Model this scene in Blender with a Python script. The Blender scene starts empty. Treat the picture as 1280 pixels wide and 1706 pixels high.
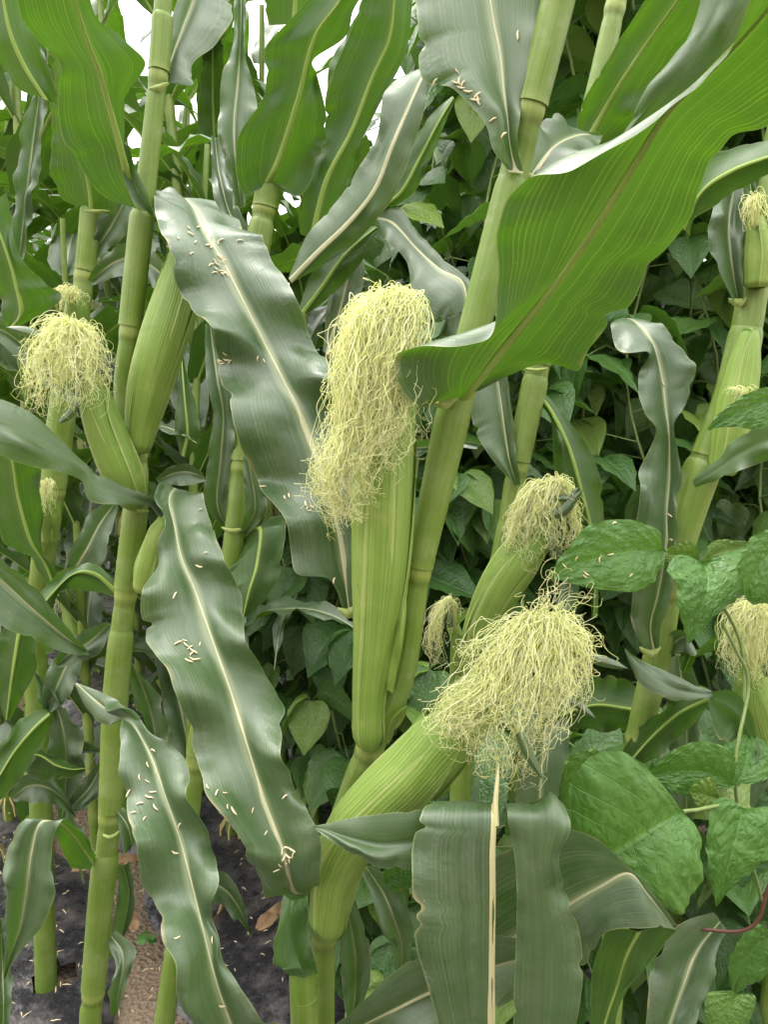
import bpy, math, random
import numpy as np
from mathutils import Vector, Matrix
from mathutils.bvhtree import BVHTree

random.seed(7)
RNG = np.random.default_rng(7)
SC = bpy.context.scene
COL = SC.collection

# ------------------------------------------------------------------ camera
CAM_H, PITCH, FPX, IW, IH = 1.0, math.radians(8.0), 1265.0, 1280.0, 1706.0
cam_data = bpy.data.cameras.new('camera')
cam_data.sensor_fit = 'VERTICAL'
cam_data.sensor_height = 36.0
cam_data.lens = 36.0 * FPX / IH
cam_data.clip_start = 0.01
cam_data.clip_end = 2000.0
cam = bpy.data.objects.new('camera', cam_data)
cam.location = (0, 0, CAM_H)
cam.rotation_euler = (math.radians(90) - PITCH, 0, 0)
COL.objects.link(cam)
SC.camera = cam
CAM = np.array([0.0, 0.0, CAM_H])

# ------------------------------------------------------------------ sky, sun, exposure
SUN_EL, SUN_AZ = math.radians(66), math.radians(-50)
world = bpy.data.worlds.new('World')
SC.world = world
world.use_nodes = True
wn = world.node_tree
for n in list(wn.nodes):
    wn.nodes.remove(n)
sky = wn.nodes.new('ShaderNodeTexSky')
sky.sky_type = 'NISHITA'
sky.sun_disc = False
sky.sun_elevation = SUN_EL
sky.sun_rotation = SUN_AZ
sky.dust_density = 4.0
cl = wn.nodes.new('ShaderNodeMix')           # an even overcast of white cloud over the blue
cl.data_type = 'RGBA'
cl.inputs[0].default_value = 0.93
tc = wn.nodes.new('ShaderNodeTexCoord')
sx = wn.nodes.new('ShaderNodeSeparateXYZ')
mr = wn.nodes.new('ShaderNodeMapRange')       # standard overcast sky: (1 + 2 sin elevation) / 3
mr.inputs[1].default_value, mr.inputs[2].default_value = 0.0, 1.0
mr.inputs[3].default_value, mr.inputs[4].default_value = 1 / 3, 1.0
cm = wn.nodes.new('ShaderNodeVectorMath')
cm.operation = 'SCALE'
cm.inputs[0].default_value = (21.0, 20.7, 20.0)
wn.links.new(tc.outputs['Generated'], sx.inputs[0])
wn.links.new(sx.outputs[2], mr.inputs[0])
wn.links.new(mr.outputs[0], cm.inputs[3])
bg = wn.nodes.new('ShaderNodeBackground')
bg.inputs[1].default_value = 0.12
wo = wn.nodes.new('ShaderNodeOutputWorld')
wn.links.new(sky.outputs[0], cl.inputs[6])
wn.links.new(cm.outputs[0], cl.inputs[7])
wn.links.new(cl.outputs[2], bg.inputs[0])
wn.links.new(bg.outputs[0], wo.inputs[0])

sun_data = bpy.data.lights.new('sun', 'SUN')
sun_data.energy = 1.5
sun_data.angle = math.radians(25)
sun_data.color = (1.0, 0.97, 0.92)
sun = bpy.data.objects.new('sun', sun_data)
sd = Vector((math.sin(SUN_AZ) * math.cos(SUN_EL), math.cos(SUN_AZ) * math.cos(SUN_EL), math.sin(SUN_EL)))
sun.rotation_euler = sd.to_track_quat('Z', 'Y').to_euler()
COL.objects.link(sun)

vs = SC.view_settings
vs.view_transform = 'Standard'
vs.look = 'None'
vs.exposure = 1.2
vs.gamma = 1.0
vs.use_curve_mapping = False
SC.render.engine = 'CYCLES'
SC.cycles.use_denoising = True
SC.cycles.max_bounces = 9
SC.cycles.diffuse_bounces = 5
SC.cycles.glossy_bounces = 2
SC.cycles.transmission_bounces = 6
SC.cycles.use_adaptive_sampling = True
SC.cycles.adaptive_threshold = 0.025
SC.cycles.transparent_max_bounces = 4

# ------------------------------------------------------------------ helpers
CP, SP = math.cos(PITCH), math.sin(PITCH)


def W(px, py, Y):
    """a point of the place: on the sight line through a photo pixel, at the distance Y ahead of the camera"""
    dx, dy = (px - IW / 2) / FPX, (IH / 2 - py) / FPX
    d = np.array([dx, CP + dy * SP, -SP + dy * CP])
    return CAM + d * (Y / d[1])


def nrm(a):
    return a / np.maximum(np.linalg.norm(a, axis=-1, keepdims=True), 1e-9)


def catmull(P, n):
    """P (k, d) -> n samples of a Catmull-Rom spline"""
    P = np.asarray(P, float)
    k = len(P)
    E = np.vstack([2 * P[0] - P[1], P, 2 * P[-1] - P[-2]])
    t = np.linspace(0, k - 1 - 1e-6, n)
    i = t.astype(int)
    f = (t - i)[:, None]
    p0, p1, p2, p3 = E[i], E[i + 1], E[i + 2], E[i + 3]
    return 0.5 * (2 * p1 + (p2 - p0) * f + (2 * p0 - 5 * p1 + 4 * p2 - p3) * f ** 2 + (3 * p1 - p0 - 3 * p2 + p3) * f ** 3)


def make_mesh(name, V, F, mats, uv=None, attr=None, mat_idx=None, smooth=True):
    V = np.asarray(V, np.float32)
    me = bpy.data.meshes.new(name)
    F = np.asarray(F, np.int32)
    nf, k = F.shape
    me.vertices.add(len(V))
    me.vertices.foreach_set('co', V.ravel())
    me.loops.add(nf * k)
    me.loops.foreach_set('vertex_index', F.ravel())
    me.polygons.add(nf)
    me.polygons.foreach_set('loop_start', np.arange(0, nf * k, k, dtype=np.int32))
    if uv is not None:
        ul = me.uv_layers.new(name='UVMap')
        ul.data.foreach_set('uv', np.asarray(uv, np.float32)[F.ravel()].ravel())
    if attr is not None:
        for an, av in attr.items():
            a = me.attributes.new(an, 'FLOAT', 'POINT')
            a.data.foreach_set('value', np.asarray(av, np.float32).ravel())
    for m in (mats if isinstance(mats, (list, tuple)) else [mats]):
        me.materials.append(m)
    me.update(calc_edges=True)
    me.polygons.foreach_set('use_smooth', np.full(nf, smooth))
    if mat_idx is not None:
        me.polygons.foreach_set('material_index', np.asarray(mat_idx, np.int32))
    me.update()
    me.validate()
    return me


def join_data(parts):
    """[(V, F, uv, attr dict)] -> one"""
    Vs, Fs, Us, As, o = [], [], [], {}, 0
    for V, F, U, A in parts:
        Vs.append(V); Fs.append(np.asarray(F) + o); Us.append(U); o += len(V)
        for k_, v_ in A.items():
            As.setdefault(k_, []).append(v_)
    return np.vstack(Vs), np.vstack(Fs), np.vstack(Us), {k_: np.concatenate(v_) for k_, v_ in As.items()}


def link(name, data, parent=None, loc=None):
    o = bpy.data.objects.new(name, data)
    COL.objects.link(o)
    if parent is not None:
        o.parent = parent
    if loc is not None:
        o.location = loc
    return o


def tag(o, label=None, cat=None, group=None, kind=None):
    if label: o['label'] = label
    if cat: o['category'] = cat
    if group: o['group'] = group
    if kind: o['kind'] = kind
    return o


def grid_faces(nr, nc, wrap=False):
    i = np.arange(nr - 1)[:, None]
    j = np.arange(nc if wrap else nc - 1)[None, :]
    a = i * nc + j
    b = i * nc + (j + 1) % nc
    return np.stack([a, b, b + nc, a + nc], -1).reshape(-1, 4)


def frames(P):
    """parallel-transport frames along a polyline"""
    T = np.gradient(P, axis=0)
    T = nrm(T)
    N = np.zeros_like(P)
    ref = np.array([0.0, -1.0, 0.0])
    n0 = ref - T[0] * np.dot(ref, T[0])
    if np.linalg.norm(n0) < 1e-3:
        n0 = np.array([1.0, 0, 0]) - T[0] * T[0][0]
    N[0] = nrm(n0)
    for i in range(1, len(P)):
        v = N[i - 1] - T[i] * np.dot(N[i - 1], T[i])
        N[i] = nrm(v)
    return T, N, np.cross(T, N)


def tube(P, R, nc=12, v0=0.0):
    P = np.asarray(P, float); R = np.asarray(R, float)
    T, N, B = frames(P)
    th = np.linspace(0, 2 * np.pi, nc, endpoint=False)
    V = P[:, None, :] + R[:, None, None] * (np.cos(th)[None, :, None] * N[:, None, :] + np.sin(th)[None, :, None] * B[:, None, :])
    s = np.concatenate([[0], np.cumsum(np.linalg.norm(np.diff(P, axis=0), axis=1))]) + v0
    uv = np.stack(np.broadcast_arrays((th / (2 * np.pi))[None, :], s[:, None]), -1).reshape(-1, 2)
    return V.reshape(-1, 3), grid_faces(len(P), nc, True), uv


# ------------------------------------------------------------------ materials
class NT:
    def __init__(self, name):
        self.m = bpy.data.materials.new(name)
        self.m.use_nodes = True
        self.t = self.m.node_tree
        for n in list(self.t.nodes):
            self.t.nodes.remove(n)
        self.out = self.t.nodes.new('ShaderNodeOutputMaterial')

    def put(self, sock, v):
        if v is None:
            return
        if isinstance(v, bpy.types.NodeSocket):
            self.t.links.new(v, sock)
        elif isinstance(v, (tuple, list)):
            v = tuple(v)
            sock.default_value = v + (1.0,) if (sock.type == 'RGBA' and len(v) == 3) else v
        else:
            sock.default_value = v

    def math(self, op, a, b=None, clamp=False):
        n = self.t.nodes.new('ShaderNodeMath'); n.operation = op; n.use_clamp = clamp
        self.put(n.inputs[0], a); self.put(n.inputs[1], b)
        return n.outputs[0]

    def mix(self, f, a, b, mode='MIX'):
        n = self.t.nodes.new('ShaderNodeMix'); n.data_type = 'RGBA'; n.blend_type = mode; n.clamp_factor = True
        self.put(n.inputs[0], f); self.put(n.inputs[6], a); self.put(n.inputs[7], b)
        return n.outputs[2]

    def ramp(self, f, a, b, c=0.0, d=1.0):
        n = self.t.nodes.new('ShaderNodeMapRange'); n.clamp = True; n.interpolation_type = 'SMOOTHSTEP'
        self.put(n.inputs[0], f)
        for i, v in enumerate((a, b, c, d)):
            n.inputs[i + 1].default_value = v
        return n.outputs[0]

    def comb(self, x, y, z=0.0):
        n = self.t.nodes.new('ShaderNodeCombineXYZ')
        for i, v in enumerate((x, y, z)):
            self.put(n.inputs[i], v)
        return n.outputs[0]

    def noise(self, vec, scale=1.0, detail=3.0, rough=0.5):
        n = self.t.nodes.new('ShaderNodeTexNoise')
        self.put(n.inputs['Vector'], vec)
        n.inputs['Scale'].default_value = scale
        n.inputs['Detail'].default_value = detail
        n.inputs['Roughness'].default_value = rough
        return n.outputs[0]

    def voronoi(self, vec, scale=1.0, feature='F1'):
        n = self.t.nodes.new('ShaderNodeTexVoronoi'); n.feature = feature
        self.put(n.inputs['Vector'], vec)
        n.inputs['Scale'].default_value = scale
        return n.outputs[0]

    def coord(self, which='Object'):
        return self.t.nodes.new('ShaderNodeTexCoord').outputs[which]

    def uv(self):
        s = self.t.nodes.new('ShaderNodeSeparateXYZ')
        self.t.links.new(self.coord('UV'), s.inputs[0])
        return s.outputs[0], s.outputs[1]

    def attr(self, name):
        n = self.t.nodes.new('ShaderNodeAttribute'); n.attribute_name = name
        return n.outputs['Fac']

    def rand(self):
        return self.t.nodes.new('ShaderNodeObjectInfo').outputs['Random']

    def back(self):
        return self.t.nodes.new('ShaderNodeNewGeometry').outputs['Backfacing']

    def bump(self, h, strength, dist=0.001, prev=None):
        n = self.t.nodes.new('ShaderNodeBump')
        n.inputs['Strength'].default_value = strength
        n.inputs['Distance'].default_value = dist
        self.put(n.inputs['Height'], h)
        if prev is not None:
            self.t.links.new(prev, n.inputs['Normal'])
        return n.outputs[0]

    def finish(self, color, rough, normal=None, spec=0.5, trans=0.0, tcol=None, sss=0.0):
        b = self.t.nodes.new('ShaderNodeBsdfPrincipled')
        self.put(b.inputs['Base Color'], color)
        self.put(b.inputs['Roughness'], rough)
        self.put(b.inputs['Specular IOR Level'], spec)
        self.put(b.inputs['Normal'], normal)
        o = b.outputs[0]
        if trans:
            tr = self.t.nodes.new('ShaderNodeBsdfTranslucent')
            self.put(tr.inputs[0], tcol if tcol is not None else color)
            self.put(tr.inputs[1], normal)
            mx = self.t.nodes.new('ShaderNodeMixShader')
            self.put(mx.inputs[0], trans)
            self.t.links.new(o, mx.inputs[1]); self.t.links.new(tr.outputs[0], mx.inputs[2])
            o = mx.outputs[0]
        self.t.links.new(o, self.out.inputs[0])
        return self.m


def mat_corn_leaf(name, ribbed=True):
    k = NT(name)
    u, v = k.uv()
    r = k.rand()
    uc = k.math('ABSOLUTE', k.math('SUBTRACT', u, 0.5))
    wob = k.noise(k.comb(k.math('MULTIPLY', u, 7.0), k.math('MULTIPLY', v, 9.0), r), 1.0, 2.0)
    ph = k.math('ADD', k.math('MULTIPLY', u, 2 * math.pi * 34), k.math('MULTIPLY', wob, 3.0))
    s = k.math('SINE', ph)
    some = k.ramp(k.noise(k.comb(k.math('MULTIPLY', u, 22.0), k.math('MULTIPLY', v, 2.0), r), 1.0, 2.0), 0.38, 0.66, 0.05, 1.0)
    vein = k.math('MULTIPLY', k.ramp(s, 0.55, 1.0), some)
    fine = k.math('SINE', k.math('MULTIPLY', ph, 3.0))
    streak = k.noise(k.comb(k.math('MULTIPLY', u, 42.0), k.math('MULTIPLY', v, 5.0), k.math('MULTIPLY', r, 40.0)), 1.0, 5.0, 0.62)
    obj = k.coord('Object')
    blot = k.noise(obj, 20.0, 4.0, 0.6)
    dust = k.ramp(k.noise(obj, 55.0, 7.0, 0.7), 0.40, 0.80)
    top = k.mix(k.ramp(streak, 0.28, 0.74), (0.025, 0.064, 0.018), (0.070, 0.124, 0.046))
    top = k.mix(k.ramp(blot, 0.35, 0.75, 0.0, 0.5), top, (0.066, 0.112, 0.052))
    top = k.mix(k.math('MULTIPLY', dust, 0.26), top, (0.21, 0.23, 0.18))
    top = k.mix(k.math('MULTIPLY', vein, 0.34), top, (0.18, 0.23, 0.12))
    under = k.mix(k.ramp(streak, 0.28, 0.74), (0.024, 0.072, 0.008), (0.048, 0.116, 0.014))
    under = k.mix(k.ramp(blot, 0.35, 0.75, 0.0, 0.5), under, (0.026, 0.078, 0.012))
    under = k.mix(k.math('MULTIPLY', vein, 0.36), under, (0.22, 0.34, 0.06))
    fleck = k.ramp(k.noise(obj, 420.0, 2.0, 0.5), 0.66, 0.74)
    top = k.mix(k.math('MULTIPLY', fleck, k.math('MULTIPLY', dust, 0.7)), top, (0.36, 0.36, 0.28))
    bk = k.back()
    col = k.mix(bk, top, under)
    if ribbed:
        pale = k.ramp(uc, 0.012, 0.085, 0.62, 0.0)
        col = k.mix(pale, col, k.mix(bk, (0.34, 0.38, 0.20), (0.20, 0.27, 0.06)))
    edge = k.ramp(uc, 0.488, 0.497, 0.0, 0.5)
    col = k.mix(edge, col, (0.36, 0.40, 0.18))
    brn = k.math('MULTIPLY', k.ramp(uc, 0.455, 0.497), k.ramp(k.noise(obj, 24.0, 4.0, 0.6), 0.54, 0.66))
    col = k.mix(k.math('MULTIPLY', brn, 0.75), col, (0.36, 0.28, 0.13))
    spots = k.ramp(k.voronoi(obj, 45.0), 0.03, 0.055, 0.7, 0.0)
    col = k.mix(spots, col, (0.20, 0.13, 0.05))
    hv = k.mix(k.ramp(r, 0, 1, 0.0, 0.22), col, (0.09, 0.155, 0.035))
    tcol = k.mix(k.math('MULTIPLY', vein, 0.6), (0.062, 0.158, 0.006), (0.20, 0.31, 0.022))
    tcol = k.mix(k.ramp(blot, 0.35, 0.8, 0.0, 0.35), tcol, (0.036, 0.095, 0.006))
    crinkle = k.noise(k.comb(k.math('MULTIPLY', u, 4.0), k.math('MULTIPLY', v, 150.0), 0.0), 1.0, 2.0)
    crm = k.math('MULTIPLY', k.ramp(uc, 0.16, 0.40), k.ramp(blot, 0.50, 0.62))
    h = k.math('ADD', k.math('MULTIPLY', k.math('MULTIPLY', s, some), -0.5), k.math('MULTIPLY', fine, -0.12))
    h = k.math('ADD', h, k.math('MULTIPLY', streak, 1.2))
    h = k.math('ADD', h, k.math('MULTIPLY', k.math('MULTIPLY', crinkle, crm), 9.0))
    nb = k.bump(h, 0.16, 0.0007)
    nb = k.bump(k.noise(obj, 14.0, 1.0, 0.4), 0.35, 0.012, nb)
    rough = k.math('ADD', k.mix(bk, (0.41,) * 3, (0.44,) * 3), k.math('MULTIPLY', dust, 0.14))
    return k.finish(hv, rough, nb, k.mix(bk, (1.0,) * 3, (0.6,) * 3), k.mix(bk, (0.27,) * 3, (0.38,) * 3), tcol)


def mat_midrib(name, c1, c2, trans):
    k = NT(name)
    u, v = k.uv()
    st = k.noise(k.comb(k.math('MULTIPLY', u, 14.0), k.math('MULTIPLY', v, 30.0), k.rand()), 1.0, 4.0, 0.6)
    col = k.mix(k.ramp(st, 0.3, 0.7), c1, c2)
    nb = k.bump(st, 0.3, 0.0008)
    return k.finish(col, 0.42, nb, 0.45, trans, c1)


def mat_stalk():
    k = NT('corn_stalk')
    u, v = k.uv()
    ring = k.attr('ring')
    dark = k.attr('seam')
    st = k.noise(k.comb(k.math('MULTIPLY', u, 60.0), k.math('MULTIPLY', v, 5.0), k.rand()), 1.0, 3.0, 0.6)
    blot = k.noise(k.coord('Object'), 30.0, 3.0)
    col = k.mix(k.ramp(st, 0.3, 0.7), (0.105, 0.180, 0.016), (0.165, 0.245, 0.036))
    col = k.mix(k.ramp(blot, 0.4, 0.75, 0.0, 0.55), col, (0.235, 0.30, 0.09))
    col = k.mix(k.math('MULTIPLY', ring, 0.42), col, (0.40, 0.42, 0.11))
    col = k.mix(k.math('MULTIPLY', dark, 0.6), col, (0.10, 0.12, 0.02))
    spots = k.ramp(k.voronoi(k.coord('Object'), 60.0), 0.03, 0.06, 0.6, 0.0)
    col = k.mix(spots, col, (0.16, 0.10, 0.04))
    bloom = k.noise(k.coord('Object'), 75.0, 6.0, 0.7)
    col = k.mix(k.ramp(bloom, 0.5, 0.8, 0.0, 0.5), col, (0.30, 0.33, 0.20))
    stain = k.noise(k.comb(k.math('MULTIPLY', u, 9.0), k.math('MULTIPLY', v, 9.0), k.rand()), 1.0, 5.0, 0.65)
    col = k.mix(k.ramp(stain, 0.58, 0.76, 0.0, 0.55), col, (0.11, 0.125, 0.025))
    nb = k.bump(st, 0.45, 0.0009)
    return k.finish(col, k.ramp(blot, 0.3, 0.7, 0.36, 0.5), nb, 0.5, 0.10, (0.25, 0.40, 0.03))


def mat_husk():
    k = NT('corn_husk')
    u, v = k.uv()
    wob = k.noise(k.comb(k.math('MULTIPLY', u, 6.0), k.math('MULTIPLY', v, 10.0), k.rand()), 1.0, 2.0)
    ph = k.math('ADD', k.math('MULTIPLY', u, 2 * math.pi * 52), k.math('MULTIPLY', wob, 9.0))
    s = k.math('SINE', ph)
    st = k.noise(k.comb(k.math('MULTIPLY', u, 70.0), k.math('MULTIPLY', v, 6.0), k.rand()), 1.0, 4.0, 0.6)
    col = k.mix(k.ramp(st, 0.3, 0.72), (0.140, 0.245, 0.026), (0.28, 0.385, 0.085))
    col = k.mix(k.ramp(s, 0.2, 1.0, 0.0, 0.22), col, (0.37, 0.46, 0.17))
    col = k.mix(k.ramp(k.rand(), 0.0, 1.0, 0.0, 0.7), col, (0.13, 0.22, 0.030))
    col = k.mix(k.math('MULTIPLY', k.attr('rim'), 0.75), col, (0.42, 0.45, 0.18))
    blo = k.noise(k.coord('Object'), 38.0, 5.0, 0.6)
    col = k.mix(k.ramp(blo, 0.5, 0.8, 0.0, 0.5), col, (0.34, 0.38, 0.11))
    col = k.mix(k.ramp(k.noise(k.coord('Object'), 160.0, 3.0, 0.6), 0.66, 0.75, 0.0, 0.5), col, (0.20, 0.15, 0.06))
    tip = k.attr('tip')
    col = k.mix(k.math('MULTIPLY', tip, 0.55), col, (0.12, 0.25, 0.05))
    h = k.math('ADD', s, k.math('MULTIPLY', st, 1.2))
    nb = k.bump(h, 0.22, 0.0006)
    nb = k.bump(k.noise(k.coord('Object'), 40.0, 3.0), 0.35, 0.006, nb)
    return k.finish(col, 0.47, nb, 0.42, 0.14, (0.35, 0.5, 0.08))


def mat_silk():
    k = NT('corn_silk')
    t = k.attr('tint')
    a = k.attr('along')
    col = k.mix(t, (0.86, 0.91, 0.46), (0.98, 0.98, 0.78))
    col = k.mix(k.ramp(a, 0.85, 1.0, 0.0, 0.25), col, (0.90, 0.76, 0.45))
    col = k.mix(k.ramp(a, 0.0, 0.35, 0.45, 0.0), col, (0.70, 0.80, 0.22))
    return k.finish(col, 0.40, None, 0.45, 0.55, k.mix(0.4, col, (0.95, 0.92, 0.45)))


def mat_bean(name, c1, c2, vein_c, tc, hero):
    k = NT(name)
    u, v = k.uv()
    uc = k.math('ABSOLUTE', k.math('SUBTRACT', u, 0.5))
    r = k.rand()
    lat = k.math('SUBTRACT', k.math('MULTIPLY', v, 7.0), k.math('MULTIPLY', uc, 4.6))
    fr = k.math('ABSOLUTE', k.math('SUBTRACT', k.math('FRACT', lat), 0.5))
    latv = k.ramp(fr, 0.455, 0.5)
    mid = k.ramp(uc, 0.006, 0.022, 1.0, 0.0)
    vn = k.math('MAXIMUM', latv, mid)
    wq = k.math('MULTIPLY', k.noise(k.comb(k.math('MULTIPLY', u, 9.0), k.math('MULTIPLY', v, 9.0), r), 1.0, 3.0), 3.0)
    cells = k.voronoi(k.comb(k.math('ADD', k.math('MULTIPLY', u, 17.0), wq), k.math('ADD', k.math('MULTIPLY', v, 20.0), wq), r), 1.0, 'SMOOTH_F1')
    net = k.ramp(cells, 0.35, 0.7, 0.0, 1.0)
    blot = k.noise(k.coord('Object'), 35.0, 4.0, 0.6)
    col = k.mix(k.ramp(blot, 0.3, 0.7), c1, c2)
    col = k.mix(k.math('MULTIPLY', net, 0.16), col, vein_c)
    col = k.mix(k.math('MULTIPLY', vn, 0.75), col, vein_c)
    col = k.mix(k.ramp(r, 0, 1, 0, 0.35), col, (0.10, 0.20, 0.04))
    col = k.mix(k.ramp(r, 0.70, 0.95, 0, 0.7), col, (0.19, 0.28, 0.05))
    h = k.math('SUBTRACT', k.ramp(cells, 0.15, 0.75, 1.0, 0.0), k.math('MULTIPLY', vn, 0.8))
    nb = k.bump(h, 0.5 if hero else 0.4, 0.0022)
    nb = k.bump(blot, 0.3, 0.006, nb)
    return k.finish(col, k.ramp(blot, 0.3, 0.7, 0.34, 0.46), nb, 0.45, 0.28, tc)


def mat_plain(name, c1, c2, scale, rough=0.6, trans=0.0, bump=0.3, dist=0.002):
    k = NT(name)
    n = k.noise(k.coord('Object'), scale, 4.0, 0.6)
    nb = k.bump(n, bump, dist)
    return k.finish(k.mix(k.ramp(n, 0.3, 0.7), c1, c2), rough, nb, 0.35, trans)


def mat_soil():
    k = NT('soil')
    o = k.coord('Object')
    a = k.noise(o, 6.0, 6.0, 0.65)
    b = k.noise(o, 90.0, 5.0, 0.7)
    g = k.voronoi(o, 120.0)
    col = k.mix(k.ramp(a, 0.3, 0.7), (0.19, 0.135, 0.092), (0.29, 0.215, 0.15))
    col = k.mix(k.ramp(b, 0.35, 0.75, 0, 0.7), col, (0.36, 0.28, 0.20))
    col = k.mix(k.ramp(g, 0.0, 0.22, 0.6, 0.0), col, (0.12, 0.08, 0.05))
    h = k.math('ADD', k.math('MULTIPLY', a, 2.0), k.math('ADD', b, k.math('MULTIPLY', g, 0.8)))
    return k.finish(col, 0.9, k.bump(h, 0.9, 0.012), 0.2)


def mat_film():
    k = NT('black_film')
    o = k.coord('Object')
    a = k.noise(o, 9.0, 5.0, 0.6)
    d = k.ramp(k.noise(o, 14.0, 8.0, 0.72), 0.42, 0.72)
    fl = k.ramp(k.noise(o, 260.0, 2.0, 0.6), 0.62, 0.72)
    col = k.mix(d, (0.022, 0.021, 0.026), (0.115, 0.10, 0.098))
    col = k.mix(k.math('MULTIPLY', fl, k.math('MULTIPLY', d, 0.8)), col, (0.33, 0.25, 0.18))
    wr = k.noise(o, 28.0, 4.0, 0.55)
    nb = k.bump(wr, 0.5, 0.012)
    nb = k.bump(a, 0.4, 0.03, nb)
    return k.finish(col, k.math('ADD', 0.24, k.math('MULTIPLY', d, 0.35)), nb, 0.5)


M_LEAF = mat_corn_leaf('corn_leaf')
M_LEAFP = mat_corn_leaf('corn_leaf_part', False)
M_RIBT = mat_midrib('midrib_upper', (0.56, 0.53, 0.35), (0.36, 0.38, 0.21), 0.12)
M_RIBU = mat_midrib('midrib_lower', (0.37, 0.50, 0.12), (0.28, 0.42, 0.09), 0.30)
M_DRYRIB = mat_midrib('torn_midrib', (0.56, 0.50, 0.29), (0.38, 0.36, 0.17), 0.1)
M_STALK = mat_stalk()
M_HUSK = mat_husk()
M_SILK = mat_silk()
M_COLLAR = mat_plain('leaf_collar', (0.34, 0.39, 0.13), (0.24, 0.31, 0.07), 120.0, 0.5, 0.25)
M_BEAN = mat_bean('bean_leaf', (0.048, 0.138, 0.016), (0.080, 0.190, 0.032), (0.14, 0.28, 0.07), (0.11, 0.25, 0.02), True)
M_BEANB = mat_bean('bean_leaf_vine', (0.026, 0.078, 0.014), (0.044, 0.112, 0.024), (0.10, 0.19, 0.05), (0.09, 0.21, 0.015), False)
M_VINE = mat_plain('vine_stem', (0.13, 0.19, 0.05), (0.18, 0.24, 0.08), 60.0, 0.5)
M_REDVINE = mat_plain('red_vine', (0.075, 0.028, 0.022), (0.11, 0.045, 0.03), 60.0, 0.45)
M_ANTHER = mat_plain('dry_anther', (0.80, 0.70, 0.48), (0.66, 0.50, 0.29), 300.0, 0.6, 0.15)
M_SOIL = mat_soil()
M_FILM = mat_film()
M_DRY = mat_plain('dry_leaf', (0.42, 0.28, 0.15), (0.24, 0.13, 0.07), 40.0, 0.7, 0.15)
M_ROOT = mat_plain('brace_root', (0.36, 0.38, 0.12), (0.42, 0.30, 0.14), 60.0, 0.5)
M_WEED = mat_plain('weed_leaf', (0.06, 0.15, 0.03), (0.10, 0.21, 0.05), 60.0, 0.5, 0.25)


# ------------------------------------------------------------------ leaf, stalk, ear builders
def leaf_data(M, L, R, face='top', ref=None, seg=9, nh=9, arch=0.10, ruffle=0.006, rw=0.07, seed=0, eye=CAM, buckle=0.011, nibble=False):
    """stations of midrib, one edge, other edge -> vertices of a blade with a gutter and ruffled margins; the upper side is the front"""
    n = (len(M) - 1) * seg + 1
    Mi, Li, Ri = catmull(M, n), catmull(L, n), catmull(R, n)
    T = nrm(np.gradient(Mi, axis=0))
    N = np.cross(T, Ri - Li)
    N = nrm(N)
    k = n // 2 if ref is None else min(n - 1, ref * seg)
    if eye is not None:
        facing = np.dot(N[k], eye - Mi[k]) > 0
        if facing != (face == 'top'):
            Li, Ri = Ri, Li
            N = -N
    for _ in range(3):                                   # soften sudden turns of the normal
        N = nrm(N + 0.5 * np.vstack([N[:1], N[:-1]]) + 0.5 * np.vstack([N[1:], N[-1:]]))
    s = np.concatenate([[0], np.cumsum(np.linalg.norm(np.diff(Mi, axis=0), axis=1))])
    rg = np.random.default_rng(seed + 11)
    pl, pr = rg.uniform(0, 6.28, 2)
    rows = []
    half = np.linspace(0, 1, nh + 1)[1:]
    ramp = np.clip(s / 0.04, 0, 1) * np.clip((s[-1] - s) / 0.05, 0, 1)
    wob = lambda ph: np.sin(2 * np.pi * s / rw + ph + 0.9 * np.sin(2 * np.pi * s / (rw * 2.3) + 2 * ph)) + 0.35 * np.sin(2 * np.pi * s / (rw * 0.37) + 3 * ph)
    buck = [(rg.uniform(.08, .95) * s[-1], rg.integers(2), rg.uniform(.010, .026), rg.uniform(-1, 1), rg.uniform(.35, .8)) for _ in range(int(s[-1] / .045))]
    cols = []
    for si, (E, ph) in enumerate(((Li, pl), (Ri, pr))):
        if nibble:
            for _ in range(rg.integers(1, 5)):
                E = Mi + (E - Mi) * (1 - rg.uniform(.04, .14) * np.exp(-((s - rg.uniform(.1, .95) * s[-1]) / rg.uniform(.002, .005)) ** 2))[:, None]
        w = np.linalg.norm(E - Mi, axis=1)
        side = []
        for q in half:
            p = Mi + (E - Mi) * q + N * (arch * w * 4 * q * (1 - q))[:, None]
            p = p + N * (ruffle * ramp * wob(ph) * q ** 2.2)[:, None]
            if buckle:
                for (b0, bs, bw, ba, bq) in buck:
                    if bs == si:
                        tt = s - b0 - 0.25 * w * q
                        p = p + N * (buckle * ba * ramp * np.exp(-(tt / bw) ** 2) * np.exp(-((q - bq) / .33) ** 2))[:, None]
            side.append(p)
        cols.append(side)
    order = cols[0][::-1] + [Mi] + cols[1]
    V = np.stack(order, 1)
    nc = V.shape[1]
    uu = np.concatenate([0.5 - 0.5 * half[::-1], [0.5], 0.5 + 0.5 * half])
    uv = np.stack(np.broadcast_arrays(uu[None, :], s[:, None]), -1).reshape(-1, 2)
    F = grid_faces(n, nc)[:, ::-1]
    return V.reshape(-1, 3), F, uv, Mi, N, Ri - Li, s


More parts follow.
